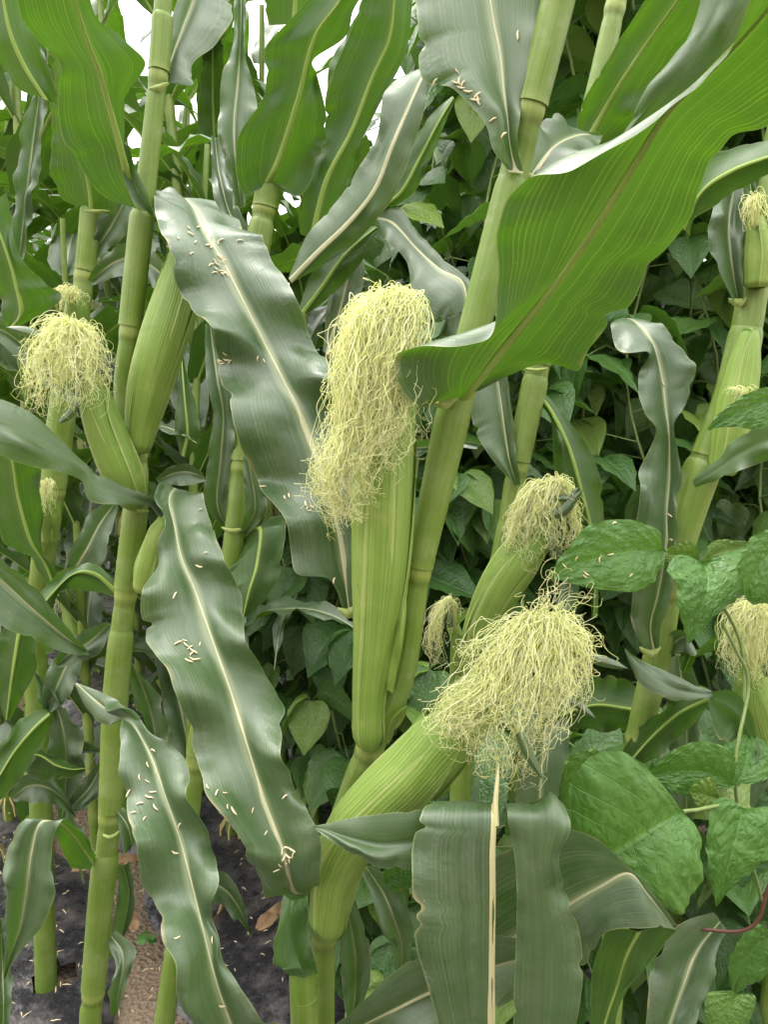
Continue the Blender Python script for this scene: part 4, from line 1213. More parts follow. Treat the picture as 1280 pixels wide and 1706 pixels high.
# ---- plant at the far left behind
YF = 1.05
pf = Plant('corn_plant', 'pale corn plant behind the curly silk mop at the left, with a small ear', 'corn plant', (W(60, 1200, 1.3)[0], 1.15, 0))
stalk(pf, [(160, 250, YF, .0120), (152, 345, YF, .0125), (140, 460, YF, .0130), (118, 600, YF, .0160), (102, 700, YF, .0165), (88, 820, YF, .016), (70, 950, YF, .016), (60, 1100, YF + .05, .016)], nodes=[2, 5], sheaths=[(1, 2, .3, .1), (2.4, 5, 1.4, .1)])
corn_leaf(pf, [(152, 348, 146, 348, 160, 350, 1.03), (150, 325, 100, 330, 192, 355, 1.02), (142, 280, 86, 270, 190, 300, 1.0), (130, 230, 84, 225, 170, 220, .98), (120, 170, 85, 170, 150, 170, .96), (110, 100, 90, 100, 130, 100, .93)], 'under', rib=.003, label='cupped leaf base seen from below at the upper left')
collar(pf, 158, 352, 1.02, .02, .012, 0)
ear(pf, [(128, 560, 1.03), (125, 520, 1.02), (118, 492, 1.01)], [.014, .013, .006],
    [[(118, 500, 1.0), (105, 480, .99), (92, 490, .985), (98, 520, .985)], [(120, 500, 1.0), (118, 478, .99), (108, 500, .98), (108, 525, .98)], [(122, 500, 1.0), (135, 485, .99), (138, 505, .985)]], n=120, seed=14, n_husk=2, silk_kw=dict(spread=(.003, .006), curl=.003))
ear(pf, [(82, 900, 1.02), (80, 860, 1.01), (78, 825, 1.0)], [.012, .014, .007],
    [[(77, 825, .99), (72, 800, .985), (68, 820, .98), (72, 850, .98)], [(79, 825, .99), (82, 800, .985), (84, 822, .98), (82, 852, .98)]], n=90, seed=15, n_husk=2, silk_kw=dict(spread=(.003, .006), curl=.003))
corn_leaf(pf, [(95, 990, 90, 985, 100, 995, .98), (75, 940, 45, 930, 100, 970, .96), (50, 900, 5, 895, 70, 910, .94), (30, 830, -10, 820, 68, 820, .92), (20, 770, -20, 770, 60, 765, .90), (0, 700, -30, 700, 40, 700, .88)], 'under', rib=.003, ruffle=.004, label='yellow-green leaf below the crossing leaf at the left edge')
corn_leaf(pf, [(20, 545, 10, 545, 30, 545, .92), (35, 520, 5, 530, 100, 500, .91), (25, 470, -10, 480, 70, 470, .90), (10, 420, -20, 430, 30, 410, .89), (-20, 340, -40, 350, 10, 320, .88)], 'under', rib=.003, label='leaf seen from below at the left edge')
corn_leaf(pf, [(75, 165, 60, 160, 95, 175, .80), (40, 110, 20, 140, 95, 160, .79), (15, 50, -20, 70, 60, 60, .78), (0, -30, -40, -20, 40, -30, .77)], 'under', rib=.003)
corn_leaf(pf, [(92, 165, 85, 165, 100, 168, .85), (70, 120, 55, 125, 80, 110, .84), (45, 60, 38, 60, 55, 50, .83), (30, 0, 25, 0, 40, 0, .82)], 'top', rib=0)
corn_leaf(pf, [(30, 440, 25, 440, 36, 440, 1.1), (40, 360, 22, 360, 50, 365, 1.1), (52, 260, 30, 250, 66, 270, 1.1), (65, 160, 55, 150, 75, 170, 1.1), (75, 80, 70, 80, 80, 80, 1.1)], 'top', rib=.0015)

corn_leaf(pf, [(192, 838, 188, 835, 196, 842, .98), (168, 870, 150, 852, 186, 885, .97), (145, 912, 132, 890, 172, 935, .96), (122, 950, 110, 935, 140, 962, .96), (100, 985, 98, 984, 103, 987, .97)], 'top', rib=.003, ruffle=.004, label='grey leaf with a white midrib left of the stalk')
corn_leaf(pf, [(135, 1065, 130, 1060, 142, 1070, 1.02), (112, 1105, 90, 1095, 130, 1125, 1.01), (92, 1150, 72, 1140, 112, 1165, 1.0), (76, 1190, 74, 1189, 79, 1191, 1.0)], 'top', rib=.002, ruffle=.004)
corn_leaf(pf, [(82, 1190, 78, 1180, 86, 1200, .98), (55, 1215, 45, 1190, 66, 1245, .96), (25, 1250, 12, 1220, 42, 1285, .94), (0, 1290, -15, 1265, 15, 1320, .93), (-30, 1340, -35, 1330, -22, 1350, .92)], 'under', rib=.002, ruffle=.004)
corn_leaf(pf, [(30, 1268, 28, 1260, 34, 1280, .97), (62, 1258, 60, 1246, 66, 1300, .96), (92, 1275, 95, 1262, 85, 1300, .96), (120, 1282, 122, 1276, 118, 1294, .97), (142, 1280, 141, 1279, 143, 1282, .98)], 'under', rib=.001, ruffle=.005)
corn_leaf(pf, [(78, 1248, 77, 1244, 80, 1252, 1.05), (110, 1245, 108, 1236, 112, 1256, 1.03), (140, 1246, 140, 1237, 140, 1256, 1.02), (168, 1250, 167, 1247, 170, 1254, 1.02)], 'top', rib=.001)
corn_leaf(pf, [(168, 1275, 165, 1268, 172, 1285, 1.0), (150, 1310, 142, 1295, 164, 1325, 1.0), (125, 1338, 118, 1328, 135, 1350, 1.01), (112, 1350, 110, 1348, 114, 1352, 1.02)], 'top', rib=.001)
corn_leaf(pf, [(5, 1760, -10, 1760, 22, 1760, .70), (6, 1680, -12, 1690, 20, 1680, .70), (4, 1610, -10, 1610, 14, 1620, .71), (0, 1530, -3, 1530, 4, 1530, .72)], 'top', rib=.001)
corn_leaf(pf, [(305, 760, 300, 758, 312, 764, 1.1), (312, 720, 292, 715, 332, 735, 1.09), (308, 670, 294, 665, 330, 690, 1.09), (304, 620, 297, 622, 312, 622, 1.1), (302, 590, 300, 590, 305, 590, 1.11)], 'under', rib=.002, ruffle=.003)
corn_leaf(pf, [(262, 802, 260, 796, 266, 808, 1.12), (285, 790, 282, 778, 292, 808, 1.12), (312, 786, 312, 772, 316, 808, 1.11), (340, 795, 338, 788, 342, 802, 1.11)], 'top', rib=.001)
corn_leaf(pf, [(130, 660, 125, 655, 135, 665, 1.0), (100, 640, 90, 615, 112, 668, .99), (60, 600, 48, 575, 72, 640, .98), (20, 560, 5, 535, 30, 600, .97), (-20, 540, -25, 530, -18, 555, .96)], 'top', rib=.002, ruffle=.005)
corn_leaf(pf, [(150, 470, 146, 465, 156, 475, 1.02), (185, 440, 172, 425, 200, 460, 1.0), (220, 430, 215, 405, 228, 465, .99), (262, 450, 262, 425, 256, 480, .98), (290, 490, 296, 480, 284, 500, .98)], 'top', rib=.002, ruffle=.005)
corn_leaf(pf, [(148, 430, 142, 425, 154, 436, 1.06), (180, 385, 158, 380, 198, 400, 1.05), (208, 335, 190, 330, 232, 345, 1.05), (230, 290, 222, 288, 245, 296, 1.06)], 'top', rib=.002, ruffle=.005)
corn_leaf(pf, [(182, 1040, 178, 1035, 188, 1046, .90), (150, 1068, 140, 1050, 165, 1088, .90), (120, 1086, 108, 1072, 130, 1104, .91), (95, 1108, 92, 1104, 98, 1112, .92)], 'top', rib=.001, ruffle=.004)
corn_leaf(pf, [(40, 1010, 32, 1008, 50, 1014, .86), (30, 1060, 0, 1055, 62, 1075, .86), (22, 1110, -8, 1105, 55, 1125, .86), (15, 1160, -5, 1160, 32, 1170, .87), (10, 1200, 8, 1200, 14, 1202, .88)], 'under', rib=.002, ruffle=.004)
corn_leaf(pf, [(60, 1120, 54, 1115, 66, 1126, 1.0), (95, 1180, 70, 1180, 120, 1195, 1.0), (110, 1250, 82, 1250, 140, 1262, 1.01), (108, 1320, 90, 1320, 128, 1328, 1.02), (100, 1380, 97, 1380, 104, 1381, 1.03)], 'top', rib=.002, ruffle=.006)
corn_leaf(pf, [(20, 1330, 15, 1325, 26, 1336, 1.0), (45, 1310, 38, 1292, 52, 1335, .99), (75, 1310, 72, 1290, 76, 1338, .99), (105, 1330, 106, 1318, 100, 1348, 1.0), (125, 1360, 124, 1359, 127, 1362, 1.01)], 'top', rib=.001, ruffle=.005)
corn_leaf(plq, [(215, 1100, 208, 1095, 222, 1106, .80), (240, 1150, 222, 1150, 262, 1160, .81), (255, 1205, 238, 1210, 278, 1205, .82), (262, 1260, 250, 1262, 276, 1258, .83), (262, 1310, 260, 1310, 265, 1310, .84)], 'top', rib=.002, ruffle=.005)
corn_leaf(pb, [(300, 1500, 294, 1495, 306, 1506, .90), (335, 1470, 325, 1450, 345, 1495, .91), (372, 1480, 372, 1455, 365, 1508, .92), (400, 1515, 406, 1500, 392, 1530, .93), (418, 1560, 416, 1560, 421, 1560, .94)], 'top', rib=.002, ruffle=.005)
# ================================================================== BACKGROUND CORN (copies of four kinds)
def generic_leaf(rg, length, halfw, rise, droop, seed, twist=0.0):
    """local blade leaving +x: returns stations"""
    n = 9
    p = np.zeros(3); ang = rise
    M, L, R = [], [], []
    ds = length / (n - 1)
    side0 = rg.uniform(-0.25, 0.25)
    for i in range(n):
        f = i / (n - 1)
        w = halfw * (min(1, 0.45 + f * 4.5)) * (1 - f ** 2.2) + 0.0012
        d = np.array([math.cos(ang), 0, math.sin(ang)])
        nn = np.array([-math.sin(ang), 0, math.cos(ang)])
        tw = twist * f
        ac = np.array([0, 1, 0]) * math.cos(tw) + nn * math.sin(tw)
        up = -np.array([0, 1, 0]) * math.sin(tw) + nn * math.cos(tw)
        sway = np.array([0, side0 * f * f * length * .6, 0])
        M.append(p + sway); L.append(p + sway + ac * w + up * w * .35); R.append(p + sway - ac * w + up * w * .35)
        p = p + d * ds
        ang -= droop * (0.5 + 1.4 * f) / n
    return M, L, R


def plant_kind(seed, height, nleaf, first):
    rg = np.random.default_rng(seed)
    parts = []
    n = 60
    z = np.linspace(-.02, height, n)
    lean = rg.uniform(-.04, .04, 2)
    C = np.stack([lean[0] * z ** 2, lean[1] * z ** 2, z], 1)
    r = np.interp(z, [0, .8, height], [.0145, .0125, .006])
    nz = np.linspace(first, height - .12, nleaf)
    ring = np.zeros(n)
    zz = z[:, None] - nz[None, :]
    r = r * (1 + 0.12 * np.exp(-(zz / .012) ** 2).sum(1))
    ring = np.exp(-(zz / .01) ** 2).sum(1)
    V, F, uv = tube(C, r, 10)
    parts.append(('stalk', make_mesh('stalk', V, F, M_STALK, uv, {'ring': np.repeat(ring, 10), 'seam': np.zeros(n * 10)}), Matrix.Identity(4), []))
    az0 = 0
    for i, h in enumerate(nz):
        f = i / (nleaf - 1)
        az = az0 + math.pi * (i % 2) + rg.normal(0, .45)
        ln = float(np.interp(f, [0, .25, .65, 1], [.40, .62, .66, .36])) * rg.uniform(.85, 1.12)
        M, L, R = generic_leaf(rg, ln, rg.uniform(.036, .050) * (0.75 if f < .15 else 1), rg.uniform(.75, 1.15), rg.uniform(1.1, 2.9), seed + i, rg.uniform(-.9, .9))
        V, F, uv, Mi, N, A, s = leaf_data(M, L, R, 'top', seg=4, nh=3, ruffle=.009, rw=.10, seed=seed * 31 + i, eye=np.array([0.0, 0, 5]), ref=1)
        me = make_mesh('leaf', V, F, M_LEAF, uv)
        V2, F2, uv2, mi = midrib_data(Mi, N, A, s, .0032)
        rb = make_mesh('midrib', V2, F2, [M_RIBT, M_RIBU], uv2, mi=None, mat_idx=mi) if False else make_mesh('midrib', V2, F2, [M_RIBT, M_RIBU], uv2, mat_idx=mi)
        k = int(np.argmin(abs(z - h)))
        mt = Matrix.Translation(Vector(C[k])) @ Matrix.Rotation(az, 4, 'Z')
        parts.append(('leaf', me, mt, [('midrib', rb)]))
    for q in range(8):
        a = q * .785 + rg.uniform(-.2, .2)
        c0 = np.array([math.cos(a) * .010, math.sin(a) * .010, .085]); e_ = np.array([math.cos(a) * .027, math.sin(a) * .027, .035])
        V, F, uv = tube(np.array([c0, .5 * (c0 + e_) + np.array([math.cos(a), math.sin(a), .5]) * .007, e_]), np.array([.003, .0026, .0018]), 6)
        parts.append(('brace_root', make_mesh('brace_root', V, F, M_ROOT, uv), Matrix.Identity(4), []))
    for e in range(1 + seed % 2):
        k = int(np.argmin(abs(z - (.78 + .2 * e)))); az = rg.uniform(0, 6.28)
        d = np.array([math.cos(az), math.sin(az), 0]) * .3 + np.array([0, 0, 1])
        d /= np.linalg.norm(d)
        Cs = [C[k] + d * t + np.array([math.cos(az), math.sin(az), 0]) * .012 for t in (0, .05, .10, .15, .19, .21)]
        core, husks = ear_parts(np.array(Cs), [.011, .018, .022, .019, .012, .005], seed, 2)
        me = make_mesh('ear', core[0], core[1], M_HUSK, core[2], core[3])
        tip = Cs[-1]
        gs = []
        for q in range(6):
            a = q * 1.047 + rg.uniform(-.3, .3)
            o_ = np.array([math.cos(a), math.sin(a), 0])
            gs.append([tip, tip + np.array([0, 0, .02]) + o_ * .008, tip + o_ * .024 - np.array([0, 0, .01]), tip + o_ * .028 - np.array([0, 0, .05]), tip + o_ * .026 - np.array([0, 0, .08])])
        Vs, Fs, As = silk_data(gs, 110, (.003, .008), .0045, .0006, seed, K=24)
        parts.append(('ear', me, Matrix.Identity(4), [('silk', make_mesh('silk', Vs, Fs, M_SILK, None, As))] + [('husk_leaf', make_mesh('husk_leaf', h_[0], h_[1], M_HUSK, h_[2], h_[3])) for h_ in husks]))
    return parts


KINDS_ = [plant_kind(s, h, n, f) for s, h, n, f in ((21, 2.05, 14, .20), (22, 1.90, 13, .24), (23, 2.15, 15, .20), (24, 1.80, 13, .22), (25, 2.0, 14, .26))]


def put_plant(kind, x, y, rz, scale, label, group, skip_low=0.0):
    o = bpy.data.objects.new('corn_plant', None)
    COL.objects.link(o)
    o.location = (x, y, 0)
    o.rotation_euler = (random.uniform(-.05, .05), random.uniform(-.03, .09), rz)
    o.scale = (scale,) * 3
    tag(o, label, 'corn plant', group)
    for nm, me, mt, subs in kind:
        if nm == 'leaf' and mt.translation.z * scale < skip_low:
            continue
        c = bpy.data.objects.new(nm, me)
        COL.objects.link(c); c.parent = o; c.matrix_local = mt
        for sn, sm in subs:
            q = bpy.data.objects.new(sn, sm)
            COL.objects.link(q); q.parent = c
    return o


ORD = ['first', 'second', 'third', 'fourth', 'fifth', 'sixth', 'seventh', 'eighth', 'ninth', 'tenth', 'eleventh', 'twelfth', 'thirteenth', 'fourteenth', 'fifteenth', 'sixteenth', 'seventeenth', 'eighteenth', 'nineteenth', 'twentieth']
random.seed(5)
bgspots = [(-.34, 1.25, 1), (-.46, 1.22, 1), (-.54, 1.32, 1), (-.14, 1.42, 1), (-.30, 1.62, 1), (-.40, 1.45, 1), (-.50, 1.72, 1), (-.20, 1.60, 1)]
ROWS = [(-.16, -.16, 3.8, .19), (-.50, -.1, 4.2, .25), (-.9, -.1, 4.6, .28), (.28, .30, 5.0, .20), (.62, .95, 5.0, .26), (.95, 1.35, 5.2, .28), (1.3, 1.9, 5.2, .30)]
for off, t0, t1, dt in ROWS:
    t = t0
    while t < t1:
        p = FUR + SIDE * (off + random.uniform(-.03, .03)) + ROW * t
        bgspots.append((p[0], p[1], off))
        t += dt * random.uniform(.85, 1.2)
ok = [(x, y, off) for (x, y, off) in bgspots if not (y < 1.02 or abs(x) > y * .54 + .22 or x > -.06 or math.hypot(x - h0[0], y - h0[1]) < .14)]
nears = sorted((x / y, x, y) for (x, y, off) in ok if y < 2.0)
for (x, y, off) in ok:
    near = y < 2.0
    lab = 'corn plant in the far rows fading into a crowd of leaves under the white sky'
    if near:
        lab = 'leafy corn plant of the nearer rows behind, %s counted from the left edge' % ORD[nears.index((x / y, x, y))]
    put_plant(random.choice(KINDS_), x, y, random.uniform(0, 6.28), random.uniform(.92, 1.10) if off < 1 else random.uniform(.62, .78),
              lab, 'corn plants in the near rows on the left' if near else 'corn plants in the far rows', (.12 if off < 0 else .30) if near else .12)

# unseen rest of the field, added behind the camera to block frontal light
for (x, y) in [(-1.5, -.9), (-1.1, -1.0), (-.75, -.95), (-.4, -1.1), (-.1, -1.0), (.2, -1.1), (.5, -.95), (.85, -1.05), (1.2, -.9), (1.5, -.5), (-1.4, -.3), (-1.3, -1.7), (-.7, -1.8), (0, -1.75), (.6, -1.8), (1.2, -1.7), (1.5, .1)]:
    put_plant(random.choice(KINDS_), x, y, random.uniform(0, 6.28), random.uniform(.95, 1.1), 'unseen corn plant added behind the viewpoint to block frontal light', 'unseen corn plants added behind the viewpoint')

# ================================================================== BEAN VINES
def bean_leaf_data(M, L, R, face='top', seg=8, nh=9, eye=CAM, seed=0, puff=.0019):
    V, F, uv, Mi, N, A, s = leaf_data(M, L, R, face, seg=seg, nh=nh, arch=.10, ruffle=.0022, rw=.028, seed=seed, eye=eye, buckle=0)
    n = len(Mi); nc = 2 * nh + 1
    uv = uv.copy(); uv[:, 1] /= s[-1]
    u, v = uv[:, 0], uv[:, 1]
    lat = v * 7 - abs(u - .5) * 4.6
    fr = np.abs((lat % 1.0) - .5)
    d = puff * (np.cos(fr * 2 * np.pi) * .5 + .4 * np.sin(u * 40 + v * 9) * np.sin(v * 33)) * np.clip(abs(u - .5) * 12, 0, 1) * np.clip(v * 8, 0, 1) * np.clip((1 - v) * 8, 0, 1)
    V = V + np.repeat(N, nc, axis=0) * d[:, None]
    return V, F, uv


def local_bean(rg, ln, w):
    prof = [(0, .02), (.04, .55), (.14, .92), (.30, 1.0), (.5, .88), (.7, .58), (.87, .24), (1, .01)]
    M, L, R = [], [], []
    fold = rg.uniform(.05, .5); bend = rg.uniform(-.1, .7)
    for f, q in prof:
        z = -bend * ln * f * f * .6
        lob = -.06 * ln if 0 < f < .1 else 0
        M.append((f * ln, 0, z)); L.append((f * ln + lob, q * w, z + fold * q * w)); R.append((f * ln + lob, -q * w, z + fold * q * w))
    return np.array(M), np.array(L), np.array(R)


rgb = np.random.default_rng(77)
BEANS = []
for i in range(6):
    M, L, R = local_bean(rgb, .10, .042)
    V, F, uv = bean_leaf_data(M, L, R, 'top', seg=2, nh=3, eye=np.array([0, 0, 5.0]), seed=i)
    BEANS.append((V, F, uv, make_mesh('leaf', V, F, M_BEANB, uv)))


def leaf_matrix(pos, out_az, tilt, roll, sc):
    return Matrix.Translation(Vector(pos)) @ Matrix.Rotation(out_az, 4, 'Z') @ Matrix.Rotation(tilt, 4, 'Y') @ Matrix.Rotation(roll, 4, 'X') @ Matrix.Scale(sc, 4)


def bean_vine(x, y, z0, z1, nleaf, seed, label, spread=.16, sc=(0.7, 1.15)):
    rg = np.random.default_rng(seed)
    o = bpy.data.objects.new('bean_vine', None)
    COL.objects.link(o); o.location = (x, y, 0)
    tag(o, label, 'bean vine', 'climbing bean vines on the right')
    z = np.linspace(-.01, z1, 46)
    ph = rg.uniform(0, 6)
    C = np.stack([.035 * np.sin(z * 9 + ph) + .03 * np.sin(z * 3.1), .03 * np.cos(z * 9 + ph), z], 1)
    parts = [tube(C, np.full(46, .0028), 6)]
    spots = []
    ntri = nleaf // 3
    for k in range(ntri):
        h = z0 + (z1 - z0) * (k + rg.uniform(0, 1)) / ntri
        c = C[int(np.clip(np.searchsorted(z, h), 0, 45))]
        az = rg.normal(-math.pi / 2, 1.25)
        reach = rg.uniform(.03, spread)
        j = c + np.array([math.cos(az) * reach, math.sin(az) * reach, rg.uniform(-.03, .06)])
        parts.append(tube(np.array([c, .5 * (c + j) + np.array([0, 0, .02]), j]), np.array([.0014, .0012, .0010]), 5))
        for a in (0, 1.35, -1.35):
            spots.append((j + np.array([math.cos(az + a), math.sin(az + a), 0]) * .008, az + a + rg.normal(0, .2), rg.uniform(.15, 1.15), rg.normal(0, .35), rg.uniform(*sc)))
    V, F, U, A = join_data([(p[0], p[1], p[2], {}) for p in parts])
    link('stem', make_mesh('stem', V, F, M_VINE, U), o)
    for p, az, ti, ro, s_ in spots:
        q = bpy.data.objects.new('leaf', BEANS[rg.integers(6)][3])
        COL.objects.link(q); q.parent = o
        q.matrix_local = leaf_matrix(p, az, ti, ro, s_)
    return o


random.seed(9)
vx = [(.10, 1.50), (.24, 1.42), (.36, 1.50), (.48, 1.40), (.60, 1.46), (.72, 1.40), (.86, 1.48), (.17, 1.72), (.42, 1.75), (.66, 1.72), (.92, 1.75), (1.1, 1.6)]
fr_ = sorted(x for x, y in vx if y < 1.55); bk_ = sorted(x for x, y in vx if y >= 1.55)
for i, (x, y) in enumerate(vx):
    bean_vine(x, y, .10, 2.35, 132, 100 + i, ('bean vine at the front of the green wall, %s from the upright ear' % ORD[fr_.index(x)]) if y < 1.55 else ('shaded bean vine deeper in the green wall, %s from the upright ear' % ORD[bk_.index(x)]))
for i, (x, y, h) in enumerate(sorted([(-.10, 1.38, .85), (-.20, 1.50, .70), (.02, 1.32, .9), (-.02, 1.60, 1.2), (-.14, 1.70, 1.0), (.08, 1.40, 1.2)])):
    bean_vine(x, y, .12, h, 60, 140 + i, 'low bean plant in the shady gap behind the upright ear, %s from the left' % ORD[i], .14)

for i, (x, y, h) in enumerate(sorted([(.12, 1.02, .55), (.22, .95, .50), (.34, 1.0, .62), (.46, .98, .60), (.06, 1.12, .60), (.56, 1.05, .7)])):
    bean_vine(x, y, .10, h, 54, 160 + i, 'low bean plant in the shade behind the torn leaf, %s from the left' % ORD[i], .14)

# the depth of the thicket behind: one mass
def bean_mass():
    rg = np.random.default_rng(5)
    parts = []
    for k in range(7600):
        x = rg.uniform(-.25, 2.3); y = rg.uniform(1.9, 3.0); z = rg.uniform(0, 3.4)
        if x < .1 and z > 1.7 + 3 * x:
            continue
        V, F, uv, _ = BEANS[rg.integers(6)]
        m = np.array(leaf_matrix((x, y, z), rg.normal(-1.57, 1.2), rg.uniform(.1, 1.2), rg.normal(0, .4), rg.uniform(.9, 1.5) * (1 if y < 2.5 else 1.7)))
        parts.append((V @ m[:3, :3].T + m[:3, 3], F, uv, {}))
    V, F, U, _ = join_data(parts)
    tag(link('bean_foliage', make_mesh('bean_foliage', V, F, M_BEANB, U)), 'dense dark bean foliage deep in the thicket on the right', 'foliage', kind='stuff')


bean_mass()

# ---- the bean plant in front with large crinkled leaves
bp = Plant('bean_vine', 'bean plant in front at the lower right with big bright crinkled leaves', 'bean vine', (.40, .72, 0))


def bean_leaf(st, key=None, label=None, **kw):
    M = [W(t[0], t[1], t[6]) for t in st]
    L = [W(t[2], t[3], t[6] + (t[7] if len(t) > 7 else -.004)) for t in st]
    R = [W(t[4], t[5], t[6] + (t[8] if len(t) > 8 else -.004)) for t in st]
    V, F, uv = bean_leaf_data(M, L, R, 'top', seed=st[0][0], **kw)
    o = bp.add('leaf', V, F, M_BEAN, uv)
    if label: o['label'] = label
    if key:
        BVH[key] = BVHTree.FromPolygons([Vector(p) for p in V], [tuple(int(i) for i in f) for f in F])
    return o


bean_leaf([(1108, 917, 1106, 915, 1108, 920, .655), (1090, 916, 1098, 885, 1106, 935, .65), (1065, 917, 1060, 868, 1092, 965, .635), (1035, 921, 1015, 866, 1062, 985, .62), (1000, 928, 978, 878, 1020, 984, .61), (965, 938, 950, 910, 975, 978, .605), (938, 950, 930, 935, 942, 968, .60), (918, 962, 917, 960, 919, 964, .60)], key='bean1', label='crinkled bean leaf dotted with anthers')
bean_leaf([(1168, 938, 1165, 935, 1170, 936, .65), (1175, 945, 1130, 925, 1245, 915, .645), (1180, 960, 1112, 950, 1270, 940, .635), (1178, 985, 1130, 975, 1245, 985, .625), (1168, 1015, 1128, 1005, 1205, 1015, .62), (1158, 1045, 1138, 1040, 1180, 1040, .62), (1148, 1072, 1147, 1070, 1150, 1072, .62)], label='pointed bean leaf hanging from its stalk')
bean_leaf([(1168, 936, 1166, 932, 1168, 940, .655), (1150, 925, 1160, 906, 1135, 945, .652), (1130, 925, 1138, 903, 1112, 935, .652), (1112, 918, 1113, 914, 1110, 922, .655)])
bean_leaf([(1172, 936, 1170, 932, 1175, 940, .66), (1200, 920, 1190, 902, 1215, 945, .665), (1230, 912, 1225, 900, 1250, 930, .67), (1262, 908, 1262, 905, 1266, 912, .675)])
bean_leaf([(1310, 905, 1306, 900, 1312, 910, .60), (1296, 915, 1280, 882, 1312, 950, .595), (1275, 930, 1245, 905, 1300, 985, .59), (1262, 950, 1230, 938, 1295, 1010, .588), (1250, 975, 1232, 965, 1275, 1005, .588), (1246, 1000, 1244, 998, 1256, 1008, .59)], label='pale crinkled bean leaf cut by the right edge')
bean_leaf([(1330, 655, 1326, 648, 1332, 664, .58), (1300, 662, 1300, 645, 1300, 700, .575), (1265, 672, 1262, 648, 1262, 715, .57), (1230, 686, 1226, 668, 1232, 712, .565), (1200, 700, 1198, 690, 1202, 712, .563), (1180, 716, 1179, 714, 1181, 718, .563)], label='bean leaf reaching in from the right edge')
bean_leaf([(1138, 1352, 1136, 1348, 1142, 1356, .575), (1128, 1358, 1112, 1318, 1162, 1380, .57), (1112, 1366, 1075, 1278, 1170, 1425, .56), (1090, 1378, 1040, 1252, 1168, 1468, .55), (1060, 1396, 990, 1258, 1150, 1505, .543), (1025, 1418, 955, 1295, 1125, 1522, .54), (985, 1438, 945, 1350, 1075, 1490, .54), (962, 1446, 955, 1425, 990, 1460, .54)], key='bean2', label='largest bean leaf, nearly round and bright green')
bean_leaf([(1240, 1345, 1236, 1340, 1246, 1348, .60), (1235, 1360, 1195, 1330, 1290, 1345, .592), (1230, 1385, 1180, 1375, 1310, 1370, .585), (1222, 1415, 1178, 1410, 1300, 1420, .58), (1212, 1450, 1180, 1448, 1262, 1448, .578), (1202, 1482, 1188, 1480, 1222, 1475, .578), (1194, 1510, 1193, 1508, 1196, 1510, .578)], label='heart-shaped glossy bean leaf at the right edge')
bean_leaf([(1222, 1308, 1220, 1304, 1226, 1312, .62), (1200, 1295, 1225, 1262, 1180, 1318, .618), (1165, 1285, 1180, 1236, 1150, 1328, .618), (1125, 1285, 1130, 1245, 1110, 1310, .622), (1085, 1288, 1084, 1284, 1086, 1292, .63)])
bean_leaf([(1224, 1308, 1220, 1306, 1228, 1308, .625), (1238, 1290, 1200, 1270, 1275, 1300, .63), (1245, 1262, 1205, 1245, 1290, 1262, .64), (1248, 1235, 1225, 1232, 1275, 1235, .65), (1250, 1222, 1248, 1220, 1252, 1222, .66)])
bean_leaf([(1200, 1330, 1198, 1326, 1204, 1332, .605), (1180, 1325, 1190, 1298, 1185, 1350, .60), (1165, 1320, 1170, 1298, 1165, 1345, .602), (1150, 1318, 1150, 1314, 1151, 1322, .605)])
bean_leaf([(1000, 1255, 998, 1250, 1005, 1258, .63), (975, 1270, 985, 1248, 985, 1300, .635), (950, 1300, 945, 1265, 965, 1340, .635), (935, 1340, 932, 1320, 945, 1360, .64), (930, 1372, 928, 1370, 932, 1374, .645)])
bean_leaf([(1290, 1560, 1290, 1555, 1292, 1566, .66), (1265, 1570, 1260, 1540, 1290, 1600, .66), (1245, 1600, 1225, 1575, 1270, 1630, .66), (1230, 1630, 1215, 1620, 1245, 1645, .66), (1222, 1655, 1221, 1654, 1224, 1656, .66)])
bean_leaf([(1225, 1655, 1222, 1650, 1230, 1655, .62), (1215, 1670, 1180, 1655, 1260, 1660, .615), (1205, 1700, 1175, 1690, 1250, 1700, .61), (1195, 1740, 1180, 1740, 1220, 1740, .61)])
bean_leaf([(690, 1430, 690, 1420, 692, 1440, .60), (670, 1450, 655, 1430, 690, 1475, .60), (650, 1460, 640, 1450, 665, 1480, .60), (640, 1470, 638, 1468, 642, 1474, .60)])
for a in ([(1108, 917, .655), (1150, 930, .66), (1200, 1000, .67), (1240, 1100, .68), (1230, 1310, .64)], [(1205, 1040, .66), (1228, 1085, .655), (1248, 1145, .66), (1225, 1308, .63), (1270, 1500, .70)], [(1138, 1352, .575), (1158, 1350, .58), (1240, 1345, .60), (1290, 1420, .66), (1300, 1600, .72)], [(1310, 905, .60), (1320, 1100, .64), (1310, 1400, .68)], [(1330, 655, .58), (1340, 800, .60), (1315, 910, .61)]):
    tb = tube(catmull([W(*q) for q in a], 20), np.full(20, .0016), 6)
    bp.add('stem', tb[0], tb[1], M_VINE, tb[2])
rv = Plant('vine_tendril', 'thin reddish brown vine stem across the lower right corner', 'vine stem', W(1135, 1545, .6))
tb = tube(catmull([W(1130, 1542, .60), W(1180, 1549, .585), (W(1235, 1551, .575)), W(1266, 1530, .57), W(1285, 1470, .57), W(1330, 1420, .57)], 40), np.full(40, .0015), 7)
rv.add('stem', tb[0], tb[1], M_REDVINE, tb[2])

# ================================================================== SMALL THINGS
# fallen anthers lying on the leaves
def anther_mesh(seed):
    rg = np.random.default_rng(seed)
    n = 7
    t = np.linspace(-1, 1, n)
    C = np.stack([t * .0036, .0007 * np.sin(t * 2 + rg.uniform(0, 3)), 0 * t], 1)
    r = .00066 * np.sqrt(np.maximum(.02, 1 - t ** 2)) * 1.15
    V, F, uv = tube(C, r, 6)
    return make_mesh('fallen_anther', V, F, M_ANTHER, uv)


ANTH = [anther_mesh(i) for i in range(4)]


